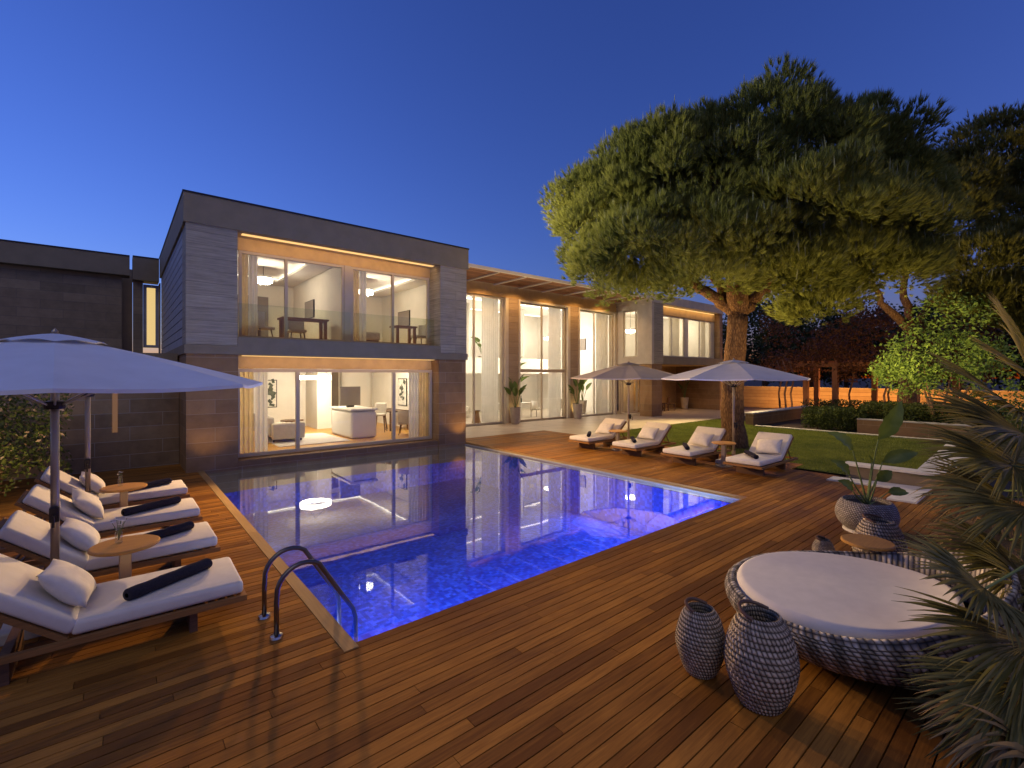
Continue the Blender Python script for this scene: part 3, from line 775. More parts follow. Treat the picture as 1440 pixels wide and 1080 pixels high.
def picture(x, y, z, axis, wd, h, label, vert=True):
    t = thing('framed_picture', label, 'picture', (x, y, z))
    a = (-wd/2, wd/2)
    if axis == 'Y':
        MB().box(a[0], a[1], -.04, 0, -h/2, h/2).build('frame', 'dark_metal', t, local=True)
        MB().box(a[0]+.03, a[1]-.03, -.045, -.0405, -h/2+.03, h/2-.03).build('print', 'art_paper', t, local=True)
        r = MB()
        for k_ in range(14):
            r.obox((random.gauss(.05, wd*.16), -.048-.0004*k_, random.gauss(0, h*.2)), (random.uniform(.05, .2), .0004, random.uniform(.05, .25)), (0, random.uniform(0, 3), 0))
        r.build('ink_drawing', 'art_ink', t, local=True)
    else:
        MB().box(-.04, 0, a[0], a[1], -h/2, h/2).build('frame', 'dark_metal', t, local=True)
        MB().box(-.045, -.0405, a[0]+.03, a[1]-.03, -h/2+.03, h/2-.03).build('print', 'art_paper', t, local=True)
        r = MB()
        for k_ in range(14):
            r.obox((-.048-.0004*k_, random.gauss(0, wd*.16), random.gauss(0, h*.2)), (.0004, random.uniform(.05, .2), random.uniform(.05, .25)), (random.uniform(0, 3), 0, 0))
        r.build('ink_drawing', 'art_ink', t, local=True)
picture(4.55, 20.495, 1.55, 'Y', .6, 1.1, 'framed botanical drawing on the back wall of the living room')
picture(8.845, 17.5, 1.6, 'X', .75, 1.1, 'framed botanical drawing on the right wall of the living room')
# hall furniture
table('dining_table', 'white covered table with bottles in the hall behind the transom window', 16.2, 19.3, .02, 1.9, .9, .78, 'white_paint')
for i in range(4):
    x = 15.6+i*.38
    o = thing('bottle', 'dark bottle standing on the white table in the hall', 'bottle', (x, 19.2+.1*(i % 2), .80), 0, 'bottles on the white hall table')
    MB().lathe([(.045, 0), (.05, .02), (.05, .2), (.018, .27), (.018, .33)], 12).build('glass_body', 'bottle', o, local=True, smooth=True)
    MB().lathe([(.02, .33), (.02, .36)], 10).build('cap', 'dark_metal', o, local=True)
chair('white chair right of the covered table in the hall', 17.6, 19.0, .02, 1.6, 'white_paint')
chair('grey tub chair in the hall behind the third tall window', 19.9, 19.0, .02, .5, 'pot_taupe', wd=.62)
t = thing('sofa', 'pale sofa in the hall behind the first tall window', 'sofa', (12.7, 20.6, .02))
MB().box(-1.1, 1.1, -.45, .45, .1, .44).build('seat', 'sofa_cloth', t, local=True, bevel=.05, seg=3)
MB().box(-1.1, 1.1, .35, .55, .3, .85).build('backrest', 'sofa_cloth', t, local=True, bevel=.05, seg=3)
for a in (-1.2, 1.2): MB().box(a-.1, a+.1, -.45, .5, .06, .62).build('armrest', 'sofa_cloth', t, local=True, bevel=.04, seg=3)
t = thing('side_stool', 'brown tapering stool on the floor behind the first tall window', 'stool', (13.05, 18.3, .02))
MB().lathe([(.22, 0), (.13, .5), (.17, .53), (.17, .56), (0, .56)], 20).build('body', 'teak', t, local=True, smooth=False)
MB().lathe([(.0, 0), (.19, .0), (.19, .03), (.0, .03)], 20, (0, 0, .561), cap=False).build('seat', 'dark_wood', t, local=True)
for i, x in enumerate((10.9, 11.6, 12.3, 13.0)):
    chair('dark dining chair on the gallery above the hall', x, 22.3, 2.61, random.uniform(-.3, .3), 'dark_wood', h=.95, group='dining chairs on the gallery')
t = thing('openwork_screen', 'dark openwork screen on the hall back wall behind the third window', 'screen', (20.0, 23.9, 2.9))
MB().box(-.5, .5, -.03, .03, -.02, .0).box(-.5, .5, -.03, .03, 1.3, 1.33).box(-.5, -.47, -.03, .03, 0, 1.3).box(.47, .5, -.03, .03, 0, 1.3).build('frame', 'dark_metal', t, local=True)
r = MB()
for i in range(12):
    for j in range(15): r.obox((-.43+i*.078, 0, .05+j*.086), (.05, .02, .012), (0, (i+j) % 2*PI/2+.6, 0))
r.build('lattice', 'dark_metal', t, local=True)
wall_screen(22.29, 20.0, 4.2, .9, .7, 'dark panel on the hall wall behind the third tall window')

# ------------------------------------------------------------------ potted plants with paddle leaves
def paddle(mb_stem, base, mid, tip, end, wd, sr=.014, seed=0, nrm=None):
    """petiole base->mid->blade start (tip); blade from tip to end. Returns blade mesh lists"""
    base, mid, tip, end = map(Vector, (base, mid, tip, end))
    pts = []
    for i in range(9):
        t = i/8; pts.append(base*(1-t)**2 + mid*2*t*(1-t) + tip*t*t)
    mb_stem.tube(pts, [sr*(1-.55*i/8) for i in range(9)], 7)
    ax = end - tip; L = ax.length; ax.normalize()
    n0 = Vector(nrm) if nrm is not None else Vector((random.gauss(0, .5), random.gauss(0, .5), .8))
    sd = ax.cross(n0).normalized(); n0 = sd.cross(ax).normalized()
    vs = []; fs = []; N = 12
    prof = [0.06, .45, .75, .93, 1., 1., .96, .88, .77, .62, .45, .26, .03]
    for i in range(N+1):
        t = i/N; c = tip + ax*L*t - UP*(.18*L*t*t)*(1 if ax.z < .75 else .3) + n0*(.05*L*math.sin(PI*t))
        hw = wd/2*prof[i]
        for k_, u in enumerate((-1, -.5, 0, .5, 1)):
            vs.append(c + sd*hw*u + n0*(hw*.38*abs(u)) + n0*(.012*math.sin(i*2.1+k_*1.7)))
    for i in range(N):
        for k_ in range(4):
            a = i*5+k_; fs.append((a, a+1, a+6, a+5))
    return vs, fs
def paddle_plant(name, label, loc, leaves, pot, cat='potted plant', group=None, k_=1.):
    """leaves: list of (mid, tip, end, width) relative to the pot's soil centre"""
    t = thing(name, label, cat, loc, 0, group)
    soil = pot(t)
    for (mid, tip, end, wd, nrm) in leaves:
        st = MB(); base = (random.gauss(0, .03)*k_, random.gauss(0, .03)*k_, soil)
        vs, fs = paddle(st, base, mid, tip, end, wd, .016*k_, nrm=nrm)
        lf = MB().add(vs, fs).build('leaf', 'paddle_leaf', t, smooth=True, local=True)
        st.build('stem', 'stem_green', lf, smooth=True, local=True)
    return t
def tall_pot(t):
    MB().lathe([(.17, 0), (.19, .03), (.26, .72), (.27, .78), (.24, .78), (.235, .7), (0, .7)], 28, cap=False).build('pot', 'pot_taupe', t, local=True, smooth=False)
    MB().lathe([(0, .71), (.234, .71)], 20, cap=False).build('soil', 'soil', t, local=True)
    return .7
def rand_leaves(n, h0, h1, spread, L, wd):
    out = []
    for i in range(n):
        a = 2*PI*i/n + random.uniform(-.4, .4); f = random.uniform(.25, 1)
        hz = random.uniform(h0, h1); s = spread*f
        tip = Vector((math.cos(a)*s*.6, math.sin(a)*s*.6, hz)); mid = Vector((math.cos(a)*s*.15, math.sin(a)*s*.15, hz*.62))
        d = Vector((math.cos(a)*s, math.sin(a)*s, .5)).normalized()
        l = L*random.uniform(.75, 1.15)
        out.append((mid, tip, tip+d*l, wd*random.uniform(.8, 1.1), (-math.cos(a)*.6-.5, -math.sin(a)*.6-.5, .6)))
    return out
paddle_plant('potted_plant', 'paddle leaved plant in tall taupe pot, between the first and second tall windows', (14.25, 16.85, 0), rand_leaves(10, 1.2, 1.85, .5, .62, .26), tall_pot, group='tall potted plants at the house wall')
paddle_plant('potted_plant', 'paddle leaved plant in tall taupe pot, partly behind the taupe parasol', (18.55, 16.85, 0), rand_leaves(10, 1.2, 1.8, .55, .6, .26), tall_pot, group='tall potted plants at the house wall')
paddle_plant('potted_plant', 'plant in tall pot in the shaded recess under the right block', (29.2, 16.9, 0), rand_leaves(9, 1.2, 2.1, .5, .5, .22), tall_pot, group='tall potted plants at the house wall')
paddle_plant('potted_plant', 'tall green plant inside the hall behind the transom window', (17.1, 20.4, .02), rand_leaves(12, 1.6, 2.7, .7, .8, .3), tall_pot, group='potted plants inside the hall')
paddle_plant('potted_plant', 'green plant inside the hall behind the third tall window', (20.9, 18.6, .02), rand_leaves(10, 1.2, 2.2, .8, .7, .24), tall_pot, group='potted plants inside the hall')
paddle_plant('potted_plant', 'plant on the gallery seen through the upper transom window', (16.6, 22.6, 2.61), rand_leaves(10, 1.0, 1.8, .6, .6, .24), tall_pot, group='potted plants inside the hall')
for i, x in enumerate((26.0, 27.4)):
    chair(('dark chair in the shaded recess, nearer the lit door', 'dark chair in the shaded recess, nearer the potted plant')[i], x, 16.8, 0, .4*i, 'dark_wood', group='chairs in the shaded recess')
table('side_table', 'dark low table between the two chairs in the shaded recess', 26.7, 16.9, 0, .5, .5, .5, 'dark_wood')

def weave_lathe(prof, n, c=(0, 0, 0), amp=.006, ku=40, kv=24):
    """lathe surface with woven relief; returns MB and uv list"""
    mb = MB(); vs = []; fs = []; uv = []
    # resample the profile
    pr = []; seg = [math.dist(prof[i], prof[i+1]) for i in range(len(prof)-1)]; tot = sum(seg); m_ = kv*2
    for q in range(m_+1):
        s_ = tot*q/m_; i = 0
        while i < len(seg)-1 and s_ > seg[i]: s_ -= seg[i]; i += 1
        t = min(1, s_/seg[i]); pr.append((prof[i][0]*(1-t)+prof[i+1][0]*t, prof[i][1]*(1-t)+prof[i+1][1]*t))
    for q, (r_, z) in enumerate(pr):
        for j in range(n+1):
            a = 2*PI*j/n; row = q//2
            rr = r_ + amp*(math.sin(ku*a + PI*row))*(1 if q % 2 else .2) if r_ > .02 else r_
            vs.append((c[0]+rr*math.cos(a), c[1]+rr*math.sin(a), c[2]+z)); uv.append((j/n, q/m_))
    for q in range(m_):
        for j in range(n):
            a = q*(n+1)+j; fs.append((a, a+1, a+n+2, a+n+1))
    mb.add(vs, fs); return mb, uv
def smoothprof(pts, k_=5):
    out = []
    for i in range(len(pts)-1):
        p0 = pts[max(i-1, 0)]; p1 = pts[i]; p2 = pts[i+1]; p3 = pts[min(i+2, len(pts)-1)]
        for j in range(k_):
            t = j/k_
            out.append(tuple(.5*((2*b_)+(-a+c)*t+(2*a-5*b_+4*c-d)*t*t+(-a+3*b_-3*c+d)*t**3) for a, b_, c, d in zip(p0, p1, p2, p3)))
    out.append(pts[-1]); return out
def bowl_pot(t):
    pr = smoothprof([(.27, .05), (.35, .14), (.385, .26), (.35, .40), (.30, .46), (.285, .455), (.29, .38)])
    mb, uv = weave_lathe(pr, 128, ku=64, kv=22, amp=.005); mb.build('pot', 'weave_pot', t, uvs=uv, smooth=True, local=True)
    MB().lathe([(.26, 0), (.29, .01), (.29, .04), (.26, .05)], 32).build('pot_foot', 'pale_stone', t, local=True)
    MB().lathe([(0, .40), (.3, .40)], 24, cap=False).build('soil', 'soil', t, local=True)
    return .4
def rel(px, py, d, o): return at(px, py, d) - Vector(o)
po = Vector((8.42, 1.98, 0))
lv = []
for (m_, ti, en, wd, dd) in (((1224, 668), (1235, 618), (1268, 560), .26, 7.0), ((1208, 662), (1199, 634), (1163, 598), .2, 6.9), ((1205, 690), (1194, 668), (1168, 640), .17, 6.8),
                            ((1228, 690), (1241, 650), (1291, 627), .2, 7.1), ((1226, 700), (1233, 676), (1254, 657), .17, 6.9), ((1205, 700), (1199, 690), (1178, 670), .16, 6.8),
                            ((1232, 705), (1248, 693), (1278, 688), .14, 7.2), ((1221, 690), (1226, 650), (1222, 640), .05, 7.0)):
    lv.append((rel(*m_, dd, po), rel(*ti, dd, po), rel(*en, dd, po), wd, -FW*1.0+Vector((.3, 0, .5))))
paddle_plant('potted_plant', 'broad leaved plant in a low round woven pot on the right of the deck', po, lv, bowl_pot)

# ------------------------------------------------------------------ loungers, pillows, towels
def make_lounger():
    t = thing('sun_lounger', '', 'sun lounger', (0, 0, 0), 0, 'sun loungers around the pool')
    W = .80
    fr = MB()
    for sy in (-1, 1): fr.box(-1.0, 1.02, sy*(W/2+.02)-.02, sy*(W/2+.02)+.02, .215, .265)
    for x in (-.99, 1.0): fr.box(x-.02, x+.02, -W/2, W/2, .217, .263)
    for i in range(15): fr.box(-.12+i*.077, -.12+i*.077+.05, -W/2+.001, W/2-.001, .225, .25)
    fr.build('frame', 'teak', t, local=True)
    for x in (.62, -.55):
        MB().box(x-.03, x+.03, -.31, .31, 0, .214).build('leg', 'dark_wood', t, local=True)
    MB().box(-.18, 1.0, -W/2, W/2, .268, .385).build('seat_mattress', 'mattress', t, local=True, bevel=.035, seg=3, smooth=True)
    ang = R(39); ca, sa = math.cos(ang), math.sin(ang); hx, hz = -.19, .275
    def bk(u, v): return (hx - u*ca - v*sa*-1*-1, hz + u*sa + v*ca)   # u along the back, v out of it
    def slab(u0, u1, v0, v1, y0, y1):
        mb = MB(); vs = []
        for (u, v) in ((u0, v0), (u1, v0), (u1, v1), (u0, v1)):
            x, z = hx - u*ca + v*sa, hz + u*sa + v*ca
            vs.append((x, y0, z)); vs.append((x, y1, z))
        mb.add(vs, [(0, 2, 4, 6), (1, 7, 5, 3), (0, 1, 3, 2), (2, 3, 5, 4), (4, 5, 7, 6), (6, 7, 1, 0)]); return mb
    slab(.0, .79, .0, .115, -W/2, W/2).build('back_mattress', 'mattress', t, local=True, bevel=.035, seg=3, smooth=True)
    bf = slab(.0, .82, -.045, -.004, -W/2, W/2).build('back_frame', 'teak', t, local=True)
    for sy in (-1, 1):
        x, z = hx-.5*ca, hz+.5*sa
        MB().tube([(x, sy*.34, z-.04), (x-.22, sy*.34, .25)], .014, 6).build('strut', 'dark_wood', bf, local=True)
    return t
def make_pillow():
    n = 14; mb = MB(); vs = []; fs = []
    a, b_, h = .29, .215, .095
    for s in (1, -1):
        for i in range(n+1):
            for j in range(n+1):
                u, v = 2*i/n-1, 2*j/n-1
                pin = 1 - .07*(1-abs(u)**2)*abs(v)**3 - .0
                pin2 = 1 - .07*(1-abs(v)**2)*abs(u)**3
                z = h*max(0, (1-abs(u)**2.6))**.6*max(0, (1-abs(v)**2.6))**.6*(1+.06*math.sin(5*u+3*v))
                vs.append((a*u*pin2, b_*v*pin, s*z))
    m_ = (n+1)**2
    for i in range(n):
        for j in range(n):
            k_ = i*(n+1)+j
            fs.append((k_, k_+n+1, k_+n+2, k_+1)); fs.append((m_+k_, m_+k_+1, m_+k_+n+2, m_+k_+n+1))
    mb.add(vs, fs)
    me = mb.build('pillow', 'pillow_cloth', smooth=True)
    bm = bmesh.new(); bm.from_mesh(me.data); bmesh.ops.remove_doubles(bm, verts=bm.verts[:], dist=1e-4); bm.to_mesh(me.data); bm.free()
    return me
def make_towel():
    mb = MB(); n = 20; vs = []; fs = []
    # rolled cloth: rounded ends, slight waviness, a spiral seam ridge
    prof = [(-.37, .02), (-.37, .045), (-.355, .052)] + [(-.34+.68*i/10, .053+.0025*math.sin(i*1.9)) for i in range(11)] + [(.355, .052), (.37, .045), (.37, .02)]
    for (x, r_) in prof:
        for j in range(n):
            a = 2*PI*j/n; rr = r_*(1+(.06 if j == 3 else 0)); vs.append((x, rr*math.cos(a)*1.12, rr*math.sin(a)*.95+.05))
    for i in range(len(prof)-1):
        for j in range(n): fs.append((i*n+j, i*n+(j+1) % n, (i+1)*n+(j+1) % n, (i+1)*n+j))
    fs += [tuple(range(n)), tuple((len(prof)-1)*n+j for j in range(n-1, -1, -1))]
    mb.add(vs, fs); return mb.build('rolled_towel', 'towel_navy', smooth=True)
L0, P0, T0 = make_lounger(), make_pillow(), make_towel()
first = [True]
LAB = [  # y, side, lounger label, pillow label, towel label
    (5.38, 'L', 'cream cushioned lounger nearest the camera, left of the pool ladder', 'cream pillow on the lounger nearest the camera', 'long dark rolled towel on the lounger nearest the camera'),
    (6.92, 'L', 'cream lounger just behind the nearer round table, second from the camera', 'cream pillow on the lounger just behind the nearer left table', 'dark rolled towel partly behind the nearer round table top'),
    (8.48, 'L', 'cream lounger in front of the farther left table, third from the camera', 'cream pillow on the third lounger from the camera at the left', 'dark rolled towel on the third lounger from the camera at the left'),
    (10.1, 'L', 'cream lounger left of the pool nearest the house wall, behind the farther table', 'cream pillow on the left lounger nearest the house wall', 'dark rolled towel beside the farther left table top'),
    (4.85, 'R', 'pale lounger on the far deck nearest the woven pot, right of the pine trunk', 'square pillow on the far lounger nearest the woven pot', 'short dark towel roll on the far lounger nearest the woven pot'),
    (6.5, 'R', 'pale lounger on the far deck just left of the pine trunk', 'square pillow on the far lounger just left of the pine trunk', 'short dark towel roll on the far lounger just left of the pine trunk'),
    (8.15, 'R', 'pale lounger on the far deck just right of the taupe parasol pole', 'square pillow on the far lounger just right of the taupe parasol pole', 'short dark towel roll on the lounger right of the taupe parasol pole'),
    (9.8, 'R', 'pale lounger on the far deck nearest the house terrace, left of the taupe parasol pole', 'square pillow on the far lounger nearest the house terrace', 'short dark towel roll on the far lounger nearest the house terrace')]
for i, (y, sd, la, pa, ta) in enumerate(LAB):
    if i == 0: L, Pw, Tw = L0, P0, T0
    else: L, Pw, Tw = copy_tree(L0), copy_tree(P0), copy_tree(T0)
    rz = 0 if sd == 'L' else PI
    cx = -.1 if sd == 'L' else 11.85
    rz += random.uniform(-.02, .02)
    L.location = (cx, y, 0); L.rotation_euler = (0, 0, rz); L['label'] = la
    m_ = Matrix.Translation((cx, y, 0)) @ Matrix.Rotation(rz, 4, 'Z')
    yo = random.uniform(-.03, .05)
    q = m_ @ Matrix.Translation((-.22, .02+yo, .57)) @ Matrix.Rotation(R(47), 4, 'Y') @ Matrix.Rotation(PI/2 + random.uniform(-.12, .12), 4, 'Z')
    Pw.location = q.to_translation(); Pw.rotation_euler = q.to_euler(); tag(Pw, pa, 'pillow', 'pillows on the sun loungers')
    q = m_ @ Matrix.Translation((.47, -.04, .385)) @ Matrix.Rotation(R(30 + random.uniform(-4, 4)) if sd == 'L' else R(38 + random.uniform(-6, 6)), 4, 'Z')
    Tw.location = q.to_translation(); Tw.rotation_euler = q.to_euler(); tag(Tw, ta, 'towel', 'rolled towels on the sun loungers')

# ------------------------------------------------------------------ side tables and vases
def make_side_table():
    t = thing('side_table', '', 'side table', (0, 0, 0), 0, 'round side tables between the loungers')
    MB().lathe([(0, .565), (.27, .565), (.285, .575), (.285, .592), (.27, .6), (0, .6)], 40, cap=False).build('table_top', 'teak_top', t, local=True)
    MB().box(-.05, .05, -.05, .05, .02, .565).build('stem', 'pole_metal', t, local=True, bevel=.01)
    MB().lathe([(0, 0), (.2, 0), (.2, .02), (0, .02)], 28, cap=False).build('foot', 'pole_metal', t, local=True)
    return t
ST = make_side_table()
TB = [(.05, 6.15, 'round teak table nearest the camera with a vase of white flowers'), (.06, 9.3, 'round teak table nearer the house with a slim glass vase'),
      (11.7, 5.7, 'small round table beside the pine trunk on the far deck'), (11.7, 8.98, 'small round table beside the taupe parasol pole')]
for i, (x, y, la) in enumerate(TB):
    o = ST if i == 0 else copy_tree(ST)
    o.location = (x, y, 0); o['label'] = la
def vase(x, y, z, la, nf, h):
    t = thing('flower_vase', la, 'vase', (x, y, z), 0)
    MB().lathe([(.028, 0), (.032, .01), (.03, .1), (.02, .13), (.024, .15)], 14).build('glass_vase', 'vase_glass', t, local=True, smooth=True)
    for i in range(nf):
        a = random.uniform(0, 6.3); r_ = random.uniform(.02, .07); hz = h*random.uniform(.8, 1.05)
        fl = []
        tip = Vector((r_*math.cos(a), r_*math.sin(a), hz))
        mb = MB().tube([(0, 0, .03), tip*.6+Vector((0, 0, .04)), tip], .0025, 5)
        pt = MB()
        for k_ in range(7):
            b_ = 2*PI*k_/7; u = Vector((math.cos(b_), math.sin(b_), .35))*.022; v_ = Vector((-math.sin(b_), math.cos(b_), 0))*.009
            pt.add([tip, tip+u*.6+v_, tip+u, tip+u*.6-v_], [(0, 1, 2, 3)])
        f_ = pt.build('flower', 'white_paint', t, local=True); mb.build('stem', 'stem_green', f_, local=True)
vase(0.0, 6.2, .6, 'glass vase of white flowers on the nearer round table', 9, .24)
vase(.02, 9.38, .6, 'slim glass vase on the farther round table', 3, .2)

# ------------------------------------------------------------------ parasols
def umbrella(x, y, rot, mat, label, vent=True):
    t = thing('parasol', label, 'parasol', (x, y, 0), 0, 'parasols between the loungers')
    r0, zr, zt = 1.79, 2.21, 2.66
    mb = MB(); N = 8; K = 9; sub = 6; vs = []; fs = []
    nn = N*sub
    for k_ in range(K+1):
        f = .03 + .97*k_/K
        for j in range(nn):
            s_ = (j % sub)/sub; a = rot + 2*PI*j/nn
            # straight edge between ribs, slightly scalloped
            poly = math.cos(PI/N)/math.cos((s_-.5)*2*PI/N)
            sag = math.sin(PI*s_)
            r_ = r0*f*(poly - .02*sag*f)
            z = zt - (zt-zr)*(f**1.12) - .035*sag*f*(1-f*.3) + .0
            vs.append((r_*math.cos(a), r_*math.sin(a), z))
    for k_ in range(K):
        for j in range(nn): fs.append((k_*nn+j, k_*nn+(j+1) % nn, (k_+1)*nn+(j+1) % nn, (k_+1)*nn+j))
    # short valance hem
    base = len(vs)
    for j in range(nn):
        v = vs[K*nn+j]; vs.append((v[0]*1.002, v[1]*1.002, v[2]-.03))
    for j in range(nn): fs.append((K*nn+j, K*nn+(j+1) % nn, base+(j+1) % nn, base+j))
    mb.add(vs, fs); cn = mb.build('canopy', mat, t, local=True)
    vm = MB(); vs = []; fs = []
    for k_ in range(5):
        f = .02 + .98*k_/4
        for j in range(nn):
            s_ = (j % sub)/sub; a = rot + 2*PI*j/nn
            poly = math.cos(PI/N)/math.cos((s_-.5)*2*PI/N)
            r_ = .38*f*poly; z = zt + .028 - .092*f**1.25 + .02*math.sin(PI*s_)*f
            vs.append((r_*math.cos(a), r_*math.sin(a), z))
    for k_ in range(4):
        for j in range(nn): fs.append((k_*nn+j, k_*nn+(j+1) % nn, (k_+1)*nn+(j+1) % nn, (k_+1)*nn+j))
    vm.add(vs, fs); vm.build('vent_cap', mat, cn, local=True)
    MB().lathe([(0, 0), (.02, .0), (.025, .03), (.0, .06)], 12, (0, 0, zt+.02), cap=False).build('finial', 'pole_metal', t, local=True, smooth=True)
    MB().tube([(0, 0, .1), (0, 0, zt+.03)], .032, 16).build('pole', 'pole_metal', t, local=True, smooth=True)
    MB().lathe([(.034, 1.98), (.075, 1.98), (.08, 2.0), (.08, 2.05), (.034, 2.06)], 16).build('hub', 'dark_metal', t, local=True)
    for k_ in range(N):
        a = rot + 2*PI*k_/N; c, s = math.cos(a), math.sin(a)
        rb = MB().tube([(.05*c, .05*s, zt-.05), (r0*.5*c, r0*.5*s, zt-(zt-zr)*.5**1.12-.025), (r0*.995*c, r0*.995*s, zr-.022)], .011, 6).build('rib', 'pole_metal', t, local=True)
        MB().tube([(.07*c, .07*s, 2.02), (r0*.48*c, r0*.48*s, zt-(zt-zr)*.48**1.12-.035)], .009, 6).build('strut', 'pole_metal', rb, local=True)
    ck = MB().obox((0, -.05, 1.0), (.07, .07, .14)).build('crank_box', 'dark_metal', t, local=True, bevel=.008)
    MB().tube([(0, -.08, 1.0), (0, -.15, 1.0), (.0, -.15, .9)], .009, 6).build('crank_handle', 'dark_metal', ck, local=True)
    MB().box(-.33, .33, -.33, .33, 0, .1).build('base_slab', 'concrete', t, local=True, bevel=.015)
    MB().lathe([(.05, .1), (.045, .34)], 16).build('base_socket', 'pole_metal', t, local=True)
    return t
umbrella(-.46, 6.15, R(-86), 'canopy_white', 'white octagonal parasol nearest the camera at the left')
umbrella(-.35, 9.3, R(-80), 'canopy_white', 'white parasol nearer the house at the left, mostly hidden behind the nearest one')
umbrella(12.23, 5.7, R(-97), 'canopy_grey', 'pale grey parasol in front of the pine trunk')
umbrella(12.23, 8.98, R(-88), 'canopy_taupe', 'taupe parasol before the house windows')

# ------------------------------------------------------------------ pool ladder
t = thing('pool_ladder', 'curved steel pool ladder rails at the near left corner', 'pool ladder', (1.06, 4.72, 0))
for y in (4.94, 4.49):
    pts = [(1.06, y, 0), (1.06, y, .3)]
    for i in range(1, 10):
        a = PI - i*R(125)/9*1.0; pts.append((1.29 + .23*math.cos(a), y, .36 + .24*math.sin(a)))
    pts += [(1.62, y, .23), (1.74, y, .04), (1.765, y, -.05), (1.77, y, -.3), (1.77, y, -1.0)]
    rl = MB().tube(pts, .0215, 14).build('rail', 'bronze_steel', t, smooth=True)
    MB().lathe([(.0215, .03), (.05, .022), (.056, .004), (.056, .0)], 20, (1.06, y, 0), cap=False).build('flange', 'steel', rl, smooth=False)
for z in (-.42, -.68):
    MB().box(1.72, 1.82, 4.5, 4.93, z-.02, z+.02).build('step', 'bronze_steel', t)

# ------------------------------------------------------------------ woven daybed and lanterns
def daybed():
    c = Vector((4.92, 1.29, 0)); t = thing('daybed', 'round woven daybed with a thick white cushion and raised back rim', 'daybed', c)
    n = 220; back = math.atan2(-.95, .3)
    prof = [(.62, .07), (.84, .09), (.98, .18), (1.045, .29), (1.03, .36)]
    pr = smoothprof(prof, 6); K = len(pr)
    vs = []; fs = []; uv = []
    def lift(a):
        d = (a-back+PI) % (2*PI)-PI
        return math.exp(-(d/1.0)**2*.85)
    rows = []
    for (r_, z) in pr: rows.append((r_, z, 0))
    rows += [(1.0, .385, .5), (.97, .39, 1.), (.945, .37, .9), (.93, .30, .3), (.925, .24, 0)]
    # relief and lifted rim
    for q, (r_, z, e) in enumerate(rows):
        for j in range(n+1):
            a = 2*PI*j/n; l = lift(a)
            f = max(0, (z-.1)/.28)
            zz = z + .42*l*f**1.6*(1 if q < K else 1)
            rr = r_ + .10*l*f + 0.005*math.sin(130*a + PI*(q % 2))*(1 if q < K else .4)
            vs.append((rr*math.cos(a), rr*math.sin(a)*.93, zz)); uv.append((j/n, q/len(rows)))
    for q in range(len(rows)-1):
        for j in range(n):
            a = q*(n+1)+j; fs.append((a, a+1, a+n+2, a+n+1))
    MB().add(vs, fs).build('woven_base', 'weave_bed', t, uvs=uv, smooth=True, local=True)
    MB().lathe([(.62, .0), (.66, .02), (.66, .07), (.6, .075)], 40).build('foot', 'dark_metal', t, local=True)
    n = 96; vs = []; fs = []
    pr = smoothprof([(.0, .28), (.86, .28), (.915, .31), (.925, .37), (.89, .425), (.80, .437), (.4, .446), (.0, .45)], 4)
    for (r_, z) in pr:
        for j in range(n):
            a = 2*PI*j/n; l = lift(a); rr = r_*.95*(1-.02*l)
            vs.append((rr*math.cos(a)-.01, rr*math.sin(a)*.93+.06, z+.12*l*(r_/.92)**4 + .0015*math.sin(a*48)*(1 if .84 < r_ < .93 else 0)))
    for i in range(len(pr)-1):
        for j in range(n): fs.append((i*n+j, i*n+(j+1) % n, (i+1)*n+(j+1) % n, (i+1)*n+j))
    MB().add(vs, fs).build('cushion', 'mattress', t, smooth=True, local=True)
daybed()
cu = copy_tree(P0); cu.name = 'pillow'; q = Matrix.Translation(at(1352, 812, 4.3)) @ Matrix.Rotation(R(-40), 4, 'Z') @ Matrix.Rotation(R(-25), 4, 'Y') @ Matrix.Rotation(PI/2, 4, 'Z')
cu.location = q.to_translation(); cu.rotation_euler = q.to_euler(); tag(cu, 'white pillow at the raised end of the woven daybed, half hidden by palm fronds', 'pillow')
if 'group' in cu: del cu['group']
def lantern(x, y, dia, h, label):
    t = thing('woven_lantern', label, 'lantern', (x, y, 0), 0, 'woven basket lanterns on the deck')
    r_ = dia/2
    pr = smoothprof([(r_*.55, .0), (r_*.72, h*.1), (r_*.97, h*.38), (r_*.99, h*.58), (r_*.78, h*.85), (r_*.57, h*.975), (r_*.53, h), (r_*.485, h*.98), (r_*.56, h*.86), (r_*.8, h*.6), (r_*.75, h*.3), (r_*.5, h*.06)])
    kv = int(h*60)+8
    mb, uv = weave_lathe(pr, 120, ku=40, kv=kv, amp=dia*.018); mb.build('basket', 'weave_grey', t, uvs=uv, smooth=True, local=True)
    pts = [(r_*.57*math.cos(a), 0, h*.985 + r_*.34*math.sin(a)) for a in [PI*i/10 for i in range(11)]]
    pts = [(p[0], p[1]+.16*r_*math.sin(PI*i/10)*4*.25, p[2]) for i, p in enumerate(pts)]
    q = MB().tube([(p[0]*.95, p[1]+ (p[2]-h*.985)*1.3, h*.99+(p[2]-h*.985)*.42) for p in pts], .013, 8).build('handle', 'dark_wood', t, smooth=True, local=True)
    MB().lathe([(0, .02), (r_*.5, .02)], 20, cap=False).build('base_plate', 'dark_metal', t, local=True)
lantern(3.46, 1.87, .36, .5, 'small woven lantern left of the larger one in front of the daybed')
lantern(3.45, 1.42, .46, .63, 'large woven lantern in front of the daybed')
lantern(6.72, 2.02, .24, .26, 'tiny woven lantern peeping over the back of the daybed')
lantern(6.68, 1.45, .5, .64, 'large woven lantern beside the round woven plant pot')
o = copy_tree(ST); c = at(1220, 762, 4.95); o.location = (c.x, c.y, -.0); o['label'] = 'small brown round table behind the daybed, against a woven lantern'
o.scale = (.82, .82, .93); del o['group']

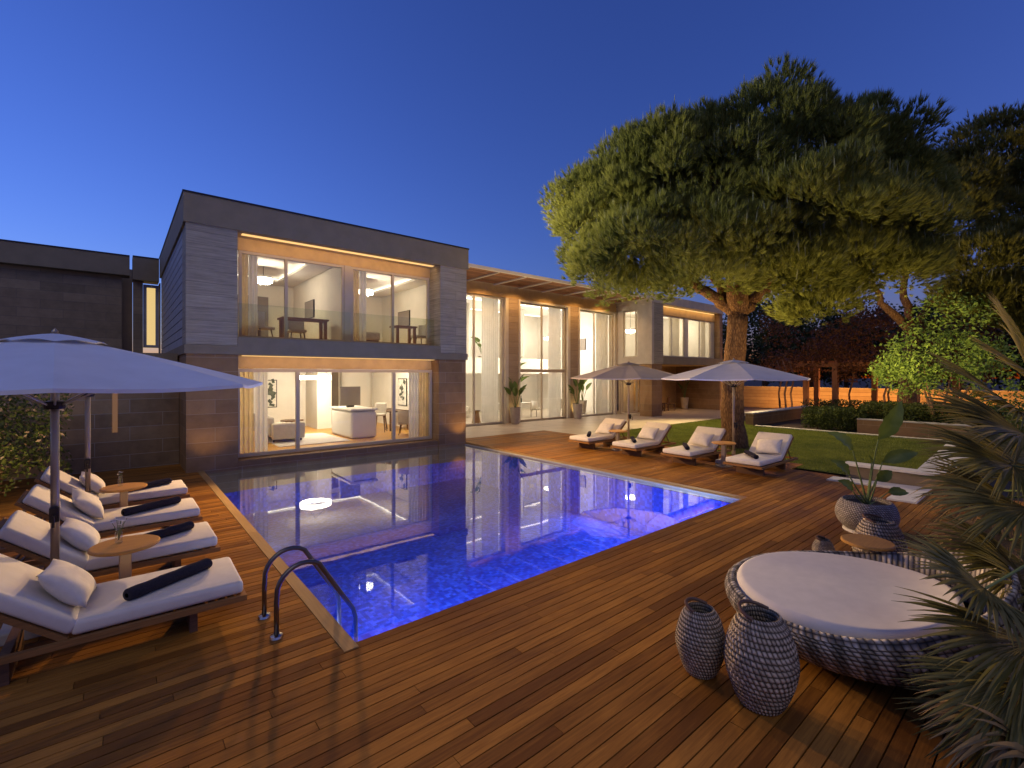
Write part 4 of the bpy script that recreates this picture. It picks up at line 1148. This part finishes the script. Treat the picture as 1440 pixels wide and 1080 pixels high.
# ------------------------------------------------------------------ garden masonry on the right
st = MB().prism([(11.85, 3.5), (12.3, 3.5), (12.5, 1.85), (10.9, 1.83), (10.85, 2.25), (12.0, 2.25)], -.05, .03)
tag(st.build('stone_step', 'pale_stone'), 'pale L shaped stone step beside the deck on the right', 'step')
t = thing('low_wall', 'low garden wall with pale stone cap beside the lawn', 'wall', (12.6, 2.2, 0))
MB().prism([(12.62, 3.35), (12.85, 3.35), (12.85, 2.1), (18.5, 2.38), (18.5, 1.8), (12.62, 1.52)], -.05, .26).build('wall_body', 'stone_dark', t)
MB().prism([(12.55, 3.4), (12.92, 3.4), (12.92, 2.16), (18.6, 2.44), (18.6, 1.76), (12.55, 1.45)], .262, .31).build('wall_cap', 'pale_stone', t)
t = thing('planter_wall', 'pale capped planter wall beyond the lawn behind the pine', 'wall', (22.4, 9.6, 0))
MB().box(22.3, 30, 9.5, 9.85, -.05, .5).build('wall_body', 'stone_pier', t)
MB().box(22.26, 30, 9.46, 9.9, .502, .56).build('wall_cap', 'pale_stone', t)
t = thing('planter_wall', 'low brown planter wall beneath the clipped shrubs', 'wall', (22.6, 4, 0))
MB().box(22.5, 22.8, 2.3, 5.6, -.05, .52).build('wall_body', 'stone_pier', t)
MB().box(22.46, 22.84, 2.3, 5.6, .522, .56).build('wall_cap', 'concrete', t)
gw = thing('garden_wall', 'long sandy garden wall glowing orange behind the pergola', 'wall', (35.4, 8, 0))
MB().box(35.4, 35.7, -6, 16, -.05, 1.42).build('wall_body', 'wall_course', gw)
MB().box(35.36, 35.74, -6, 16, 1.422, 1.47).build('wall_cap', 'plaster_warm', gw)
pg = thing('pergola', 'timber pergola with red brown climbers before the garden wall', 'pergola', (32, 7, 0))
for (x, y) in ((31.3, 10.3), (30.9, 8.7), (33.1, 7.4), (33.1, 10.3), (30.9, 5.2), (33.1, 4.0)):
    MB().box(x-.13, x+.13, y-.13, y+.13, -.05, 2.78).build('post', 'post_wood', pg)
for x in (31.0, 33.1): MB().box(x-.07, x+.07, 2.5, 11, 2.78, 2.98).build('beam', 'post_wood', pg)
rf = MB()
for i in range(15): rf.box(30.4, 33.7, 2.8+i*.57, 2.87+i*.57, 2.983, 3.1)
rf.build('rafters', 'post_wood', pg)

# ------------------------------------------------------------------ vegetation
def blob_points(n, c, rad, shell=.55):
    d = rnd_dirs(n); r_ = np.random.uniform(shell, 1, (n, 1))**.6
    return np.array(c)[None] + d*r_*np.array(rad)[None]
def clumped(nclump, per, c, rad, crad, zmin=None, shell=.6):
    C0 = blob_points(nclump, c, rad, shell)
    P = np.repeat(C0, per, 0) + np.random.normal(0, 1, (nclump*per, 3))*crad*np.random.uniform(.5, 1.1, (nclump*per, 1))
    if zmin is not None: P = P[P[:, 2] > zmin]
    return P

def pine(base, fork, limbs, lobes, label, trunk_r, leaf, tufts=78, nl=18, seed=1, name='pine_tree'):
    np.random.seed(seed); random.seed(seed)
    t = thing(name, label, 'tree', base)
    bz = Vector(base); fk = Vector(fork)
    pts = []; rs = []
    for i in range(13):
        f = i/12; p = bz.lerp(fk, f); p.x += .06*math.sin(f*5+seed); p.y += .05*math.sin(f*4.1)
        pts.append(p); rs.append(trunk_r*(1.22-.22*min(1, f*6))*(1-.2*f)*(1+.04*math.sin(i*2.3)))
    mb = MB().tube([(p.x, p.y, p.z-.1*(i == 0)) for i, p in enumerate(pts)], rs, 22)
    tr = mb.build('trunk', 'bark', t, smooth=True)
    for L in limbs:
        P_ = [Vector(pts[-1])] + [Vector(q) for q in L]
        # smooth
        q = []
        for i in range(len(P_)-1):
            for j in range(5): q.append(P_[i].lerp(P_[i+1], j/5) + Vector((random.gauss(0, .05), random.gauss(0, .05), random.gauss(0, .05)))*(1 if i+j else 0))
        q.append(P_[-1])
        MB().tube(q, [trunk_r*.55*(1-.85*i/(len(q)-1)) + .02 for i in range(len(q))], 12).build('limb', 'bark', tr, smooth=True)
    allv = []; idx = []
    for (c, rad, nc) in lobes:
        nc = int(nc*1.3)
        c = np.array(c); rad = np.array(rad)
        d = rnd_dirs(nc); d[:, 2] = np.where(d[:, 2] < -.35, -d[:, 2]*.6, d[:, 2]); d = unit(d)
        C0 = c + d*rad*np.random.uniform(.72, 1.0, (nc, 1))
        for k_ in range(nc):
            cr = np.random.uniform(.42, .8)
            dd = rnd_dirs(tufts); dd = unit(dd + d[k_]*.55 + np.array([0, 0, .35]))
            P = C0[k_] + dd*cr*np.random.uniform(.45, 1., (tufts, 1))*np.array([1.1, 1.1, .85])
            A = unit(dd*.8 + np.array([0, 0, .75]) + .25*d[k_])
            v = needles(P, A, nl, .24, .02, .5); allv.append(v)
            idx.append(np.zeros(len(v)//3, int))
            if d[k_][2] > .05:
                m_ = 6; s_ = np.random.choice(tufts, m_)
                Pc = P[s_]; v = needles(Pc + A[s_]*.1, unit(np.array([[0, 0, 1.]]) + .15*rnd_dirs(m_)), 4, .34, .026, .09)
                allv.append(v); idx.append(np.ones(len(v)//3, int))
    v = np.concatenate(allv); ix = np.concatenate(idx)
    rawmesh('crown', v, 3, leaf, t, ['candle_leaf'], ix)
    return t
tb = Vector((15.13, 7.04, 0))
def off(lat, dep, z): return tb + RT*lat + FW*dep + UP*z
def offn(lat, dep, z): return tuple(off(lat, dep, z))
pine(tb, off(.05, 0, 4.2),
     [[off(-.7, .1, 4.9), off(-1.5, .3, 5.5), off(-2.7, .5, 6.6), off(-4.0, .5, 7.6)],
      [off(.6, -.2, 4.75), off(1.0, -.3, 5.3), off(2.0, .3, 6.6), off(3.8, .6, 7.8)],
      [off(-.2, .6, 5.2), off(-.4, 1.5, 7), off(.3, 2, 9.3)],
      [off(-.4, -.6, 5.6), off(-1.2, -1.5, 6.9), off(-1.6, -2.0, 8.2)],
      [off(.4, -.6, 5.8), off(.9, -1.5, 7.2), off(1.2, -1.9, 8.8)]],
     [(offn(-3.3, .2, 6.6), (2.2, 2.3, 1.9), 62), (offn(-2.7, .2, 8.1), (2.2, 2.1, 1.9), 52), (offn(-4.1, .2, 7.4), (1.5, 1.6, 1.5), 34), (offn(-1.8, -.6, 7.6), (2.6, 2.6, 2.1), 70), (offn(.6, -.3, 8.5), (2.9, 2.9, 2.2), 76),
      (offn(3.0, .2, 8.4), (2.6, 2.6, 2.2), 66), (offn(4.8, .6, 7.3), (1.9, 1.9, 1.9), 52), (offn(1.2, -1.8, 6.5), (2.7, 2.2, 1.5), 66),
      (offn(3.6, -.6, 6.2), (2.2, 2.0, 1.3), 50), (offn(-2.4, -1.2, 5.9), (2.3, 2.0, 1.1), 60), (offn(-3.6, -.3, 5.5), (1.6, 1.6, .6), 30), (offn(-.6, -1.8, 5.7), (1.8, 1.5, .8), 36),
      (offn(.3, 1.8, 7.2), (3.2, 2.2, 2.2), 50), (offn(2.6, .6, 5.0), (1.5, 1.4, .7), 26), (offn(.2, .6, 5.9), (2.8, 1.8, .8), 36), (offn(-1.3, -1.2, 5.1), (1.3, 1.0, .5), 22), (offn(.9, -1.6, 5.2), (1.4, 1.0, .5), 24), (offn(-2.6, .6, 5.1), (1.3, 1.2, .4), 16), (offn(4.3, -.2, 5.5), (1.6, 1.5, .7), 34), (offn(2.4, -1.4, 5.5), (1.5, 1.2, .6), 26), (offn(3.0, .4, 4.4), (.9, .9, .4), 10)],
     'large umbrella pine with dense round crown on the lawn behind the loungers', .36, 'pine_leaf', seed=3)
tb = at(1275, 527, 20.0); tb.z = 0
pine(tb, off(.2, 0, 4.0), [[off(1.0, 0, 5.2), off(2.6, .3, 7)], [off(-.9, .2, 5.4), off(-1.6, .3, 7.2)], [off(.3, .5, 6), off(1., .5, 9.5)], [off(2.5, -.5, 5.2), off(5, -.8, 7.6)]],
     [(offn(1.2, .5, 9.0), (2.6, 2.6, 2.4), 56), (offn(4.2, 0, 10.2), (3.2, 3.0, 2.8), 70), (offn(7.4, .5, 9.8), (3.4, 3.0, 2.8), 60), (offn(2.2, -1.2, 6.5), (2.8, 2.2, 1.3), 46),
      (offn(5.6, -1.6, 7.2), (3.2, 2.4, 1.8), 54), (offn(3.6, -1.4, 5.0), (1.8, 1.6, .9), 22), (offn(-.6, .6, 7.2), (1.6, 1.6, 1.6), 26), (offn(7.0, -1.2, 5.6), (2.2, 1.8, 1.4), 30), (offn(1.6, -1.6, 5.2), (1.6, 1.4, .8), 24), (offn(5.2, -1.8, 5.2), (2.2, 1.6, 1.0), 34), (offn(3.2, -1.8, 4.0), (1.2, 1.0, .5), 14)],
     'second umbrella pine at the right edge with warm lit underside', .34, 'pine_leaf_far', seed=11)
np.random.seed(21); random.seed(21)

def bush(name, label, cat, base, P, size, mat, stems, group=None, asp=.5, mats=None, frac=0, stem_mat='twig', part='foliage', flat=0.):
    t = thing(name, label, cat, base, 0, group)
    for s_ in stems: MB().tube(s_[0], s_[1], 7).build('stem' if part == 'foliage' else 'trunk', stem_mat, t, smooth=True)
    q = leaf_quads(P, size, flat, asp)
    ix = (np.random.uniform(0, 1, len(P)) < frac).astype(int) if mats else None
    rawmesh(part, q, 4, mat, t, mats, ix)
    return t
# left flowering hedge
P = np.stack([np.random.uniform(-7.5, -.75, 46000), np.random.uniform(11.7, 14.8, 46000), np.random.uniform(0, 2.6, 46000)], 1)
u = (P - np.array([-4.2, 13.2, 1.2]))/np.array([3.35, 1.4, 1.4])
wob = .12*np.sin(P[:, 0]*3.1)*np.sin(P[:, 2]*3.7+1) + .1*np.sin(P[:, 1]*5+P[:, 0]*2)
e = (np.abs(u)**3.2).sum(1)**(1/3.2) + wob
P = P[(e < 1.0) & (e > .62)]
bush('hedge', 'loose flowering hedge at the left edge beneath the white parasol', 'hedge', (-4, 13.4, 0), P, .085, 'hedge_leaf',
     [([(x, 13.4, -.05), (x+.1, 13.3, .8), (x-.1, 13.2, 1.6)], [.04, .03, .015]) for x in (-6.5, -5.2, -3.9, -2.7, -1.8)], mats=['hedge_bloom'], frac=.12)
# clipped shrubs beyond the lawn
def clip_hedge(label, x0, x1, y0, y1, h, n, z0=0):
    P = np.stack([np.random.uniform(x0, x1, n), np.random.uniform(y0, y1, n), np.random.uniform(z0, z0+h, n)], 1)
    wob = .12*np.sin(P[:, 1]*4+P[:, 0]*3) + .1*np.sin(P[:, 1]*9)
    c = np.array([(x0+x1)/2, (y0+y1)/2, z0+h/2]); hs = np.array([(x1-x0)/2, (y1-y0)/2, h/2])
    e = (np.abs((P-c)/hs)**4).sum(1)**.25 + wob
    P = P[e < 1]
    bush('hedge', label, 'hedge', (c[0], c[1], z0), P, .1, 'box_leaf', [([(c[0], y, z0-.05), (c[0], y+.05, z0+h*.7)], [.03, .015]) for y in np.linspace(y0+.4, y1-.4, 4)], group='clipped hedges beyond the lawn')
clip_hedge('clipped dark green hedge behind the pale lawn edging, nearer the pine', 22.3, 24.2, 5.4, 7.6, .95, 9000)
clip_hedge('taller dark hedge growing behind the brown planter wall', 22.9, 24.8, 1.2, 5.8, .75, 12000, .45)
clip_hedge('dark hedge farther back at the foot of the pergola', 26.0, 27.6, 2.0, 9.0, 1.0, 12000, .1)
# bright leafy small tree
c = np.array(at(1318, 505, 17.5)); c2 = np.array(at(1395, 530, 17.0)); c3 = np.array(at(1270, 525, 17.6)); c4 = np.array(at(1330, 450, 17.8))
P = np.concatenate([clumped(64, 40, c, (1.6, 1.5, 1.2), .24), clumped(40, 40, c2, (1.4, 1.2, 1.3), .24), clumped(30, 34, c3, (1.0, .9, .7), .2), clumped(36, 36, c4, (1.4, 1.2, .9), .24)])
gb = Vector((c[0], c[1], 0))
bush('leafy_tree', 'bright green leafy small tree lit from below at the right', 'tree', gb, P, .145, 'bright_leaf',
     [([gb+Vector((0, 0, -.05)), gb+Vector((dx*.4, dy*.4, 1.2)), gb+Vector((dx, dy, 2.6))], [.06, .045, .015]) for dx, dy in ((-.6, .3), (.5, -.4), (.1, .6), (.9, -1.2))], asp=.42, part='crown')
# red-brown climbers over the pergola
P = np.stack([np.random.uniform(30.0, 34.2, 42000), np.random.uniform(2.2, 12.6, 42000), np.random.uniform(2.5, 6.9, 42000)], 1)
hh = 3.7 + 2.3*np.abs(np.sin(P[:, 1]*.55+.4)) + .7*np.sin(P[:, 1]*1.7+P[:, 0]) + .35*np.sin(P[:, 0]*3.1)
keep = (P[:, 2] < hh) & (np.sin(P[:, 0]*4)*np.sin(P[:, 1]*4.3)*np.sin(P[:, 2]*4.7) + .35*np.sin(P[:, 1]*1.3+2)*np.sin(P[:, 2]*1.9) > -.05)
P = P[keep]
hang = np.stack([np.random.uniform(30.4, 31.4, 2200), np.random.uniform(2.5, 11.5, 2200), np.random.uniform(1.9, 2.9, 2200)], 1); hang = hang[np.sin(hang[:, 1]*3.3) > .2]
bush('climber', 'tangled red brown climber covering the pergola roof', 'climbing plant', (32, 7, 0), np.concatenate([P, hang]), .17, 'vine_leaf',
     [([(x, y, -.05), (x+.25, y+.2, 1.2), (x-.2, y-.15, 2.2), (x+.2, y+.3, 3.2)], [.06, .05, .045, .03]) for x, y in ((30.3, 11.0), (30.4, 10.7), (30.5, 11.4), (31.2, 8.0), (32.9, 6.6), (30.6, 6.3), (30.6, 5.7), (31.5, 3.6))])
# dark trees far behind
def far_tree(label, base, h, w_, n, size=.3):
    base = Vector(base); ca = np.array((base.x, base.y, h*.62))
    P = clumped(int(n/40), 40, ca, (w_, w_, h*.4), .55, 1.0)
    bush('background_tree', label, 'tree', base, P, size, 'dark_leaf', [([base+Vector((0, 0, -.06)), base+Vector((.1, 0, h*.35)), base+Vector((0, .2, h*.7))], [.28, .2, .08])], group='dark trees behind the garden wall', part='crown')
for i, (px, d, h, w_, la) in enumerate(((1075, 44, 9.2, 4.0, 'dark tree behind the garden wall just right of the villa'), (1140, 46, 9.0, 4.2, 'dark tree behind the garden wall above the climber, near the sky gap'),
                                    (1190, 50, 8.0, 4.0, 'lower dark tree directly under the gap of blue sky'), (1262, 44, 8.3, 4.4, 'dark tree behind the garden wall under the second pine'),
                                    (1350, 36, 8.0, 4.4, 'dark tree behind the bright leafy tree'), (1440, 34, 9.0, 4.8, 'dark tree at the right edge behind the palm'))):
    b_ = at(px, 527, d); far_tree(la, (b_.x, b_.y, 0), h, w_, 9000, .34)
clip_hedge('dark shrub at the right edge beyond the low wall', 17.0, 21.0, -2.5, 1.4, 1.6, 9000)

# ------------------------------------------------------------------ fan palm in the right foreground
def fan(hub, axis, normal, L, N, spread, seed, droop=.25):
    rs = np.random.RandomState(seed)
    a0 = Vector(axis).normalized(); n0 = Vector(normal); n0 = (n0 - a0*n0.dot(a0)).normalized(); s0 = a0.cross(n0)
    mb = MB()
    for i in range(N):
        th = (i/(N-1)-.5)*2*spread + rs.normal(0, .02)
        d = a0*math.cos(th) + s0*math.sin(th)
        side = (a0*-math.sin(th) + s0*math.cos(th))
        l = L*(.72+.28*math.cos(th*.8))*rs.uniform(.9, 1.06)
        wmax = l*2*spread/N*.27 + .006
        vs = []; K = 7
        dr = droop*rs.uniform(.5, 1.6)
        for k_ in range(K+1):
            f = k_/K
            p = Vector(hub) + d*l*f + n0*(.10*l*math.sin(PI*f*.6)) - UP*(dr*l*max(0, f-.35)**2*1.6)
            hw = (l*f*2*spread/N*.52 if f < .38 else wmax*1.35*(1-((f-.38)/.62)**1.3)) + .0008
            fold = n0*hw*.7*(1)
            vs += [p - side*hw + fold*.6, p - fold*.4, p + side*hw + fold*.6]
        fs = []
        for k_ in range(K):
            b_ = 3*k_; fs += [(b_, b_+1, b_+4, b_+3), (b_+1, b_+2, b_+5, b_+4)]
        mb.add(vs, fs)
    return mb
def palm():
    base = Vector((5.55, -.35, 0)); t = thing('fan_palm', 'bushy fan palm with narrow spiky fronds at the right edge', 'palm', base)
    ctr = base + Vector((0, 0, 1.25))
    MB().tube([base-Vector((0, 0, .05)), base+Vector((.03, 0, .6)), ctr], [.16, .15, .13], 14).build('trunk', 'bark', t, smooth=True)
    fans = [  # hub px, py, depth, image-angle of axis (deg, 0=right, 90=up), toward-camera lean, length, spread, dry
        (1432, 588, 4.3, 152, .1, .98, 1.0, 0), (1450, 540, 4.5, 120, .0, 1.0, .9, 0), (1425, 655, 4.2, 178, .15, .85, 1.1, 0), (1440, 610, 4.9, 165, -.2, 1.0, 1.0, 0),
        (1445, 715, 3.9, 188, .2, .82, 1.1, 0), (1420, 760, 4.6, 205, -.2, .7, 1.1, 1), (1385, 828, 3.1, 170, .4, .62, 1.45, 0), (1450, 905, 2.9, 188, .3, .74, .9, 0),
        (1440, 960, 2.7, 205, .3, .62, .9, 0), (1460, 1035, 2.6, 178, .2, .62, .9, 1), (1470, 850, 3.6, 150, .1, .8, .9, 0), (1480, 700, 4.6, 150, .0, .9, .9, 0),
        (1490, 1000, 2.9, 160, .1, .6, 1.0, 1), (1400, 690, 5.0, 200, -.3, .7, 1.2, 1), (1455, 640, 5.4, 190, -.3, 1.1, 1.2, 0), (1470, 780, 5.0, 195, -.3, 1.0, 1.2, 0), (1500, 930, 3.8, 190, -.2, .9, 1.2, 0), (1480, 1090, 2.5, 150, .2, .6, 1., 1), (1415, 700, 4.4, 172, .1, .75, 1.2, 0), (1450, 800, 3.8, 178, .1, .8, 1.2, 0), (1470, 560, 5.0, 140, -.1, 1.0, 1.1, 0), (1430, 1010, 2.9, 190, .1, .66, 1.1, 0), (1490, 620, 4.2, 160, .2, .9, 1.0, 0)]
    for i, (px, py, d, ang, lean, L, sp, dry) in enumerate(fans):
        hub = at(px, py, d); a = R(ang)
        ax = RT*math.cos(a) + UP*math.sin(a) - FW*lean
        nr = -FW*.45 + UP*.85 + RT*random.uniform(-.3, .3)
        lf = fan(hub, ax, nr, L, 46 if not dry else 28, sp, i, .13 if not dry else .5).build('frond', 'palm_dry' if dry else 'palm_leaf', t)
        mid = ctr.lerp(hub, .5) + Vector((0, 0, .12))
        MB().tube([ctr, mid, hub], [.014, .011, .008], 6).build('stalk', 'stem_green', lf)
    for i in range(11):   # the far and right sides of the crown, outside the picture
        a = R(-160 + i*24); el = R((18, 48, 5)[i % 3]); dv = Vector((math.cos(a)*math.cos(el), math.sin(a)*math.cos(el), math.sin(el)))
        if dv.dot(RT) < .15: continue
        hub = ctr + dv*.6
        lf = fan(hub, dv + UP*.1, UP*.8 - dv*.3 + FW*.1, .75, 40, 1.1, 50+i, .16).build('frond', 'palm_leaf', t)
        MB().tube([ctr, ctr.lerp(hub, .5) + UP*.08, hub], [.014, .011, .008], 6).build('stalk', 'stem_green', lf)
palm()

# ------------------------------------------------------------------ lights of the place, plus added fill lights
WARM = (1, .70, .38); WHITE = (1, .87, .68); AMB = (1, .55, .2)
sun = bpy.data.lights.new('fill_sun', 'SUN'); sun.energy = .4; sun.angle = R(40); sun.color = (1, .88, .68)  # added soft fill from behind the camera, not from the glowing horizon
so = bpy.data.objects.new('fill_sun', sun); COL.objects.link(so); so.rotation_euler = Vector((.45, .55, -.75)).to_track_quat('-Z', 'Y').to_euler()
FL = (1, .64, .3)
lamp('AREA', 'window_head_lamp', (5.17, 13.56, 5.84), 17, (1, .64, .3), 5.5, (5.17, 14.05, 5.35), sy=.08)
lamp('AREA', 'window_head_lamp', (5.17, 13.5, 2.75), 13, (1, .64, .3), 5.5, (5.17, 13.95, 2.35), sy=.08)
lamp('AREA', 'window_head_lamp', (26.8, 15.0, 6.2), 14, (1, .64, .3), 6, (26.8, 15.35, 5.8), sy=.08)
for x, ax, p in ((3.3, 0.6, 2800), (5.2, 4.9, 2100), (7.2, 11.5, 2600)):
    lamp('SPOT', 'soffit_floodlight', (x, 13.24, 2.6), p, FL, .1, (ax, 4.0, 2.2), 118, 1.)
for x, y, z, p in ((5.45, 17.6, 2.0, 230), (3.3, 15.6, 2.3, 70), (7.6, 16.5, 2.3, 110), (3.5, 16.6, 5.1, 80), (7.0, 16.6, 5.0, 80)):
    lamp('POINT', 'room_lamp', (x, y, z), p, WHITE, .12)
for x, y, z, p in ((12.6, 19.6, 4.0, 300), (16.6, 19.6, 4.6, 300), (20.4, 19.6, 4.2, 320), (12.0, 19.5, 1.7, 110), (16.5, 20.5, 1.7, 110), (20.6, 20.5, 1.7, 130), (11.5, 22.8, 5.0, 60), (17, 22.8, 5.0, 70), (20.8, 22.8, 5, 70)):
    lamp('POINT', 'hall_lamp', (x, y, z), p*.9, (1, .92, .8), .12)
for x in (25.2, 28.3): lamp('POINT', 'room_lamp', (x, 17.2, 5.3), 110, WHITE, .1)
lamp('POINT', 'room_lamp', (23.5, 17.9, 4.6), 60, WHITE, .1); lamp('POINT', 'room_lamp', (23.6, 18.3, 2.2), 40, WARM, .1)
for x in (10.6, 12.6, 14.5, 16.6, 18.75, 20.8): lamp('SPOT', 'eave_downlight', (x, 16.45, 6.38), 115, AMB, .05, (x, 16.9, 0), 150, .7)
lamp('SPOT', 'pier_fill_light', (8.95, 12.9, .03), 45, (1, .62, .26), .04, (8.6, 13.36, 1.6), 90, .9)  # added warm wash for the right pier, no real fixture
lamp('SPOT', 'pier_fill_light', (1.5, 12.7, .06), 22, (1, .62, .26), .04, (1.75, 13.36, 1.5), 90, .9)  # same added wash, weaker, on the left pier
for x in (14.5, 18.75): lamp('SPOT', 'wall_uplight', (x, 17.12, .06), 70, (1, .78, .3), .03, (x, 17.28, 3), 70, .8)
lamp('SPOT', 'terrace_downlight', (26.5, 16.3, 2.8), 160, AMB, .05, (26.5, 15.8, 0), 150, .8)
lamp('SPOT', 'tree_fill_light', (8.9, 13.2, 6.68), 1900, (1, .74, .42), .1, (14.2, 7.0, 7.6), 75, 1.)  # unseen roof spot added to brighten the left of the crown
lamp('SPOT', 'tree_fill_light', (2.2, 13.25, 6.7), 6000, (1, .86, .6), .2, (15.0, 6.6, 8.3), 52, 1.)  # second added fill, lifts the front of the crown
lamp('SPOT', 'hedge_fill_light', (-.4, 11.0, .12), 170, (1, .72, .36), .05, (-2.6, 12.2, 1.3), 120, .8)  # added spot standing in for house light on the hedge
lamp('SPOT', 'lawn_fill_light', (23.0, 14.6, 6.2), 7500, (1, .74, .36), .15, (17.5, 6.5, 0), 100, .8)  # unseen spot added to brighten the lawn
lamp('SPOT', 'tree_uplight', (14.7, 10.4, .08), 1700, (1, .68, .28), .06, (13.4, 8.8, 6), 130, .8)
lamp('SPOT', 'tree_uplight', (14.9, 3.4, .08), 1100, (1, .66, .26), .06, (14.9, 5.0, 6), 120, .8)
lamp('SPOT', 'tree_uplight', (15.5, 10.5, .08), 900, (1, .66, .26), .06, (14.0, 9.6, 6), 120, .8)
b_ = at(1215, 527, 15.0); lamp('SPOT', 'tree_uplight', (b_.x, b_.y, 2.2), 2000, (1, .66, .28), .06, tuple(at(1320, 400, 19)), 95, .9)
b_ = at(1300, 600, 15.8); lamp('SPOT', 'shrub_spotlight', (b_.x, b_.y, .15), 28, (1, .85, .5), .05, tuple(at(1315, 500, 17.5)), 90, .7)
for y in (13.2, 11.2, 9.2, 7.2, 5.2, 3.0): lamp('POINT', 'garden_wall_lamp', (33.6, y, .5), 170, (1, .55, .2), .06)
for y in (10.6, 6.5): lamp('SPOT', 'climber_uplight', (29.6, y, .1), 75, (1, .58, .28), .05, (31.5, y-.5, 4), 110, .8)
for x in (2.4, 4.2, 6.0, 7.8):
    lamp('AREA', 'pool_lamp', (x, PY0+.03, -.5), 92, (.55, .7, 1), .3, (x, 9, -1.5))
for y in (5.0, 6.6): lamp('AREA', 'pool_lamp', (PX0+.03, y, -.4), 36, (.5, .66, 1), .25, (7, y, -1.4))
for y in (5.2, 7.4): lamp('AREA', 'pool_lamp', (PX1-.09, y, -.45), 42, (.5, .66, 1), .25, (3, y, -1.4))
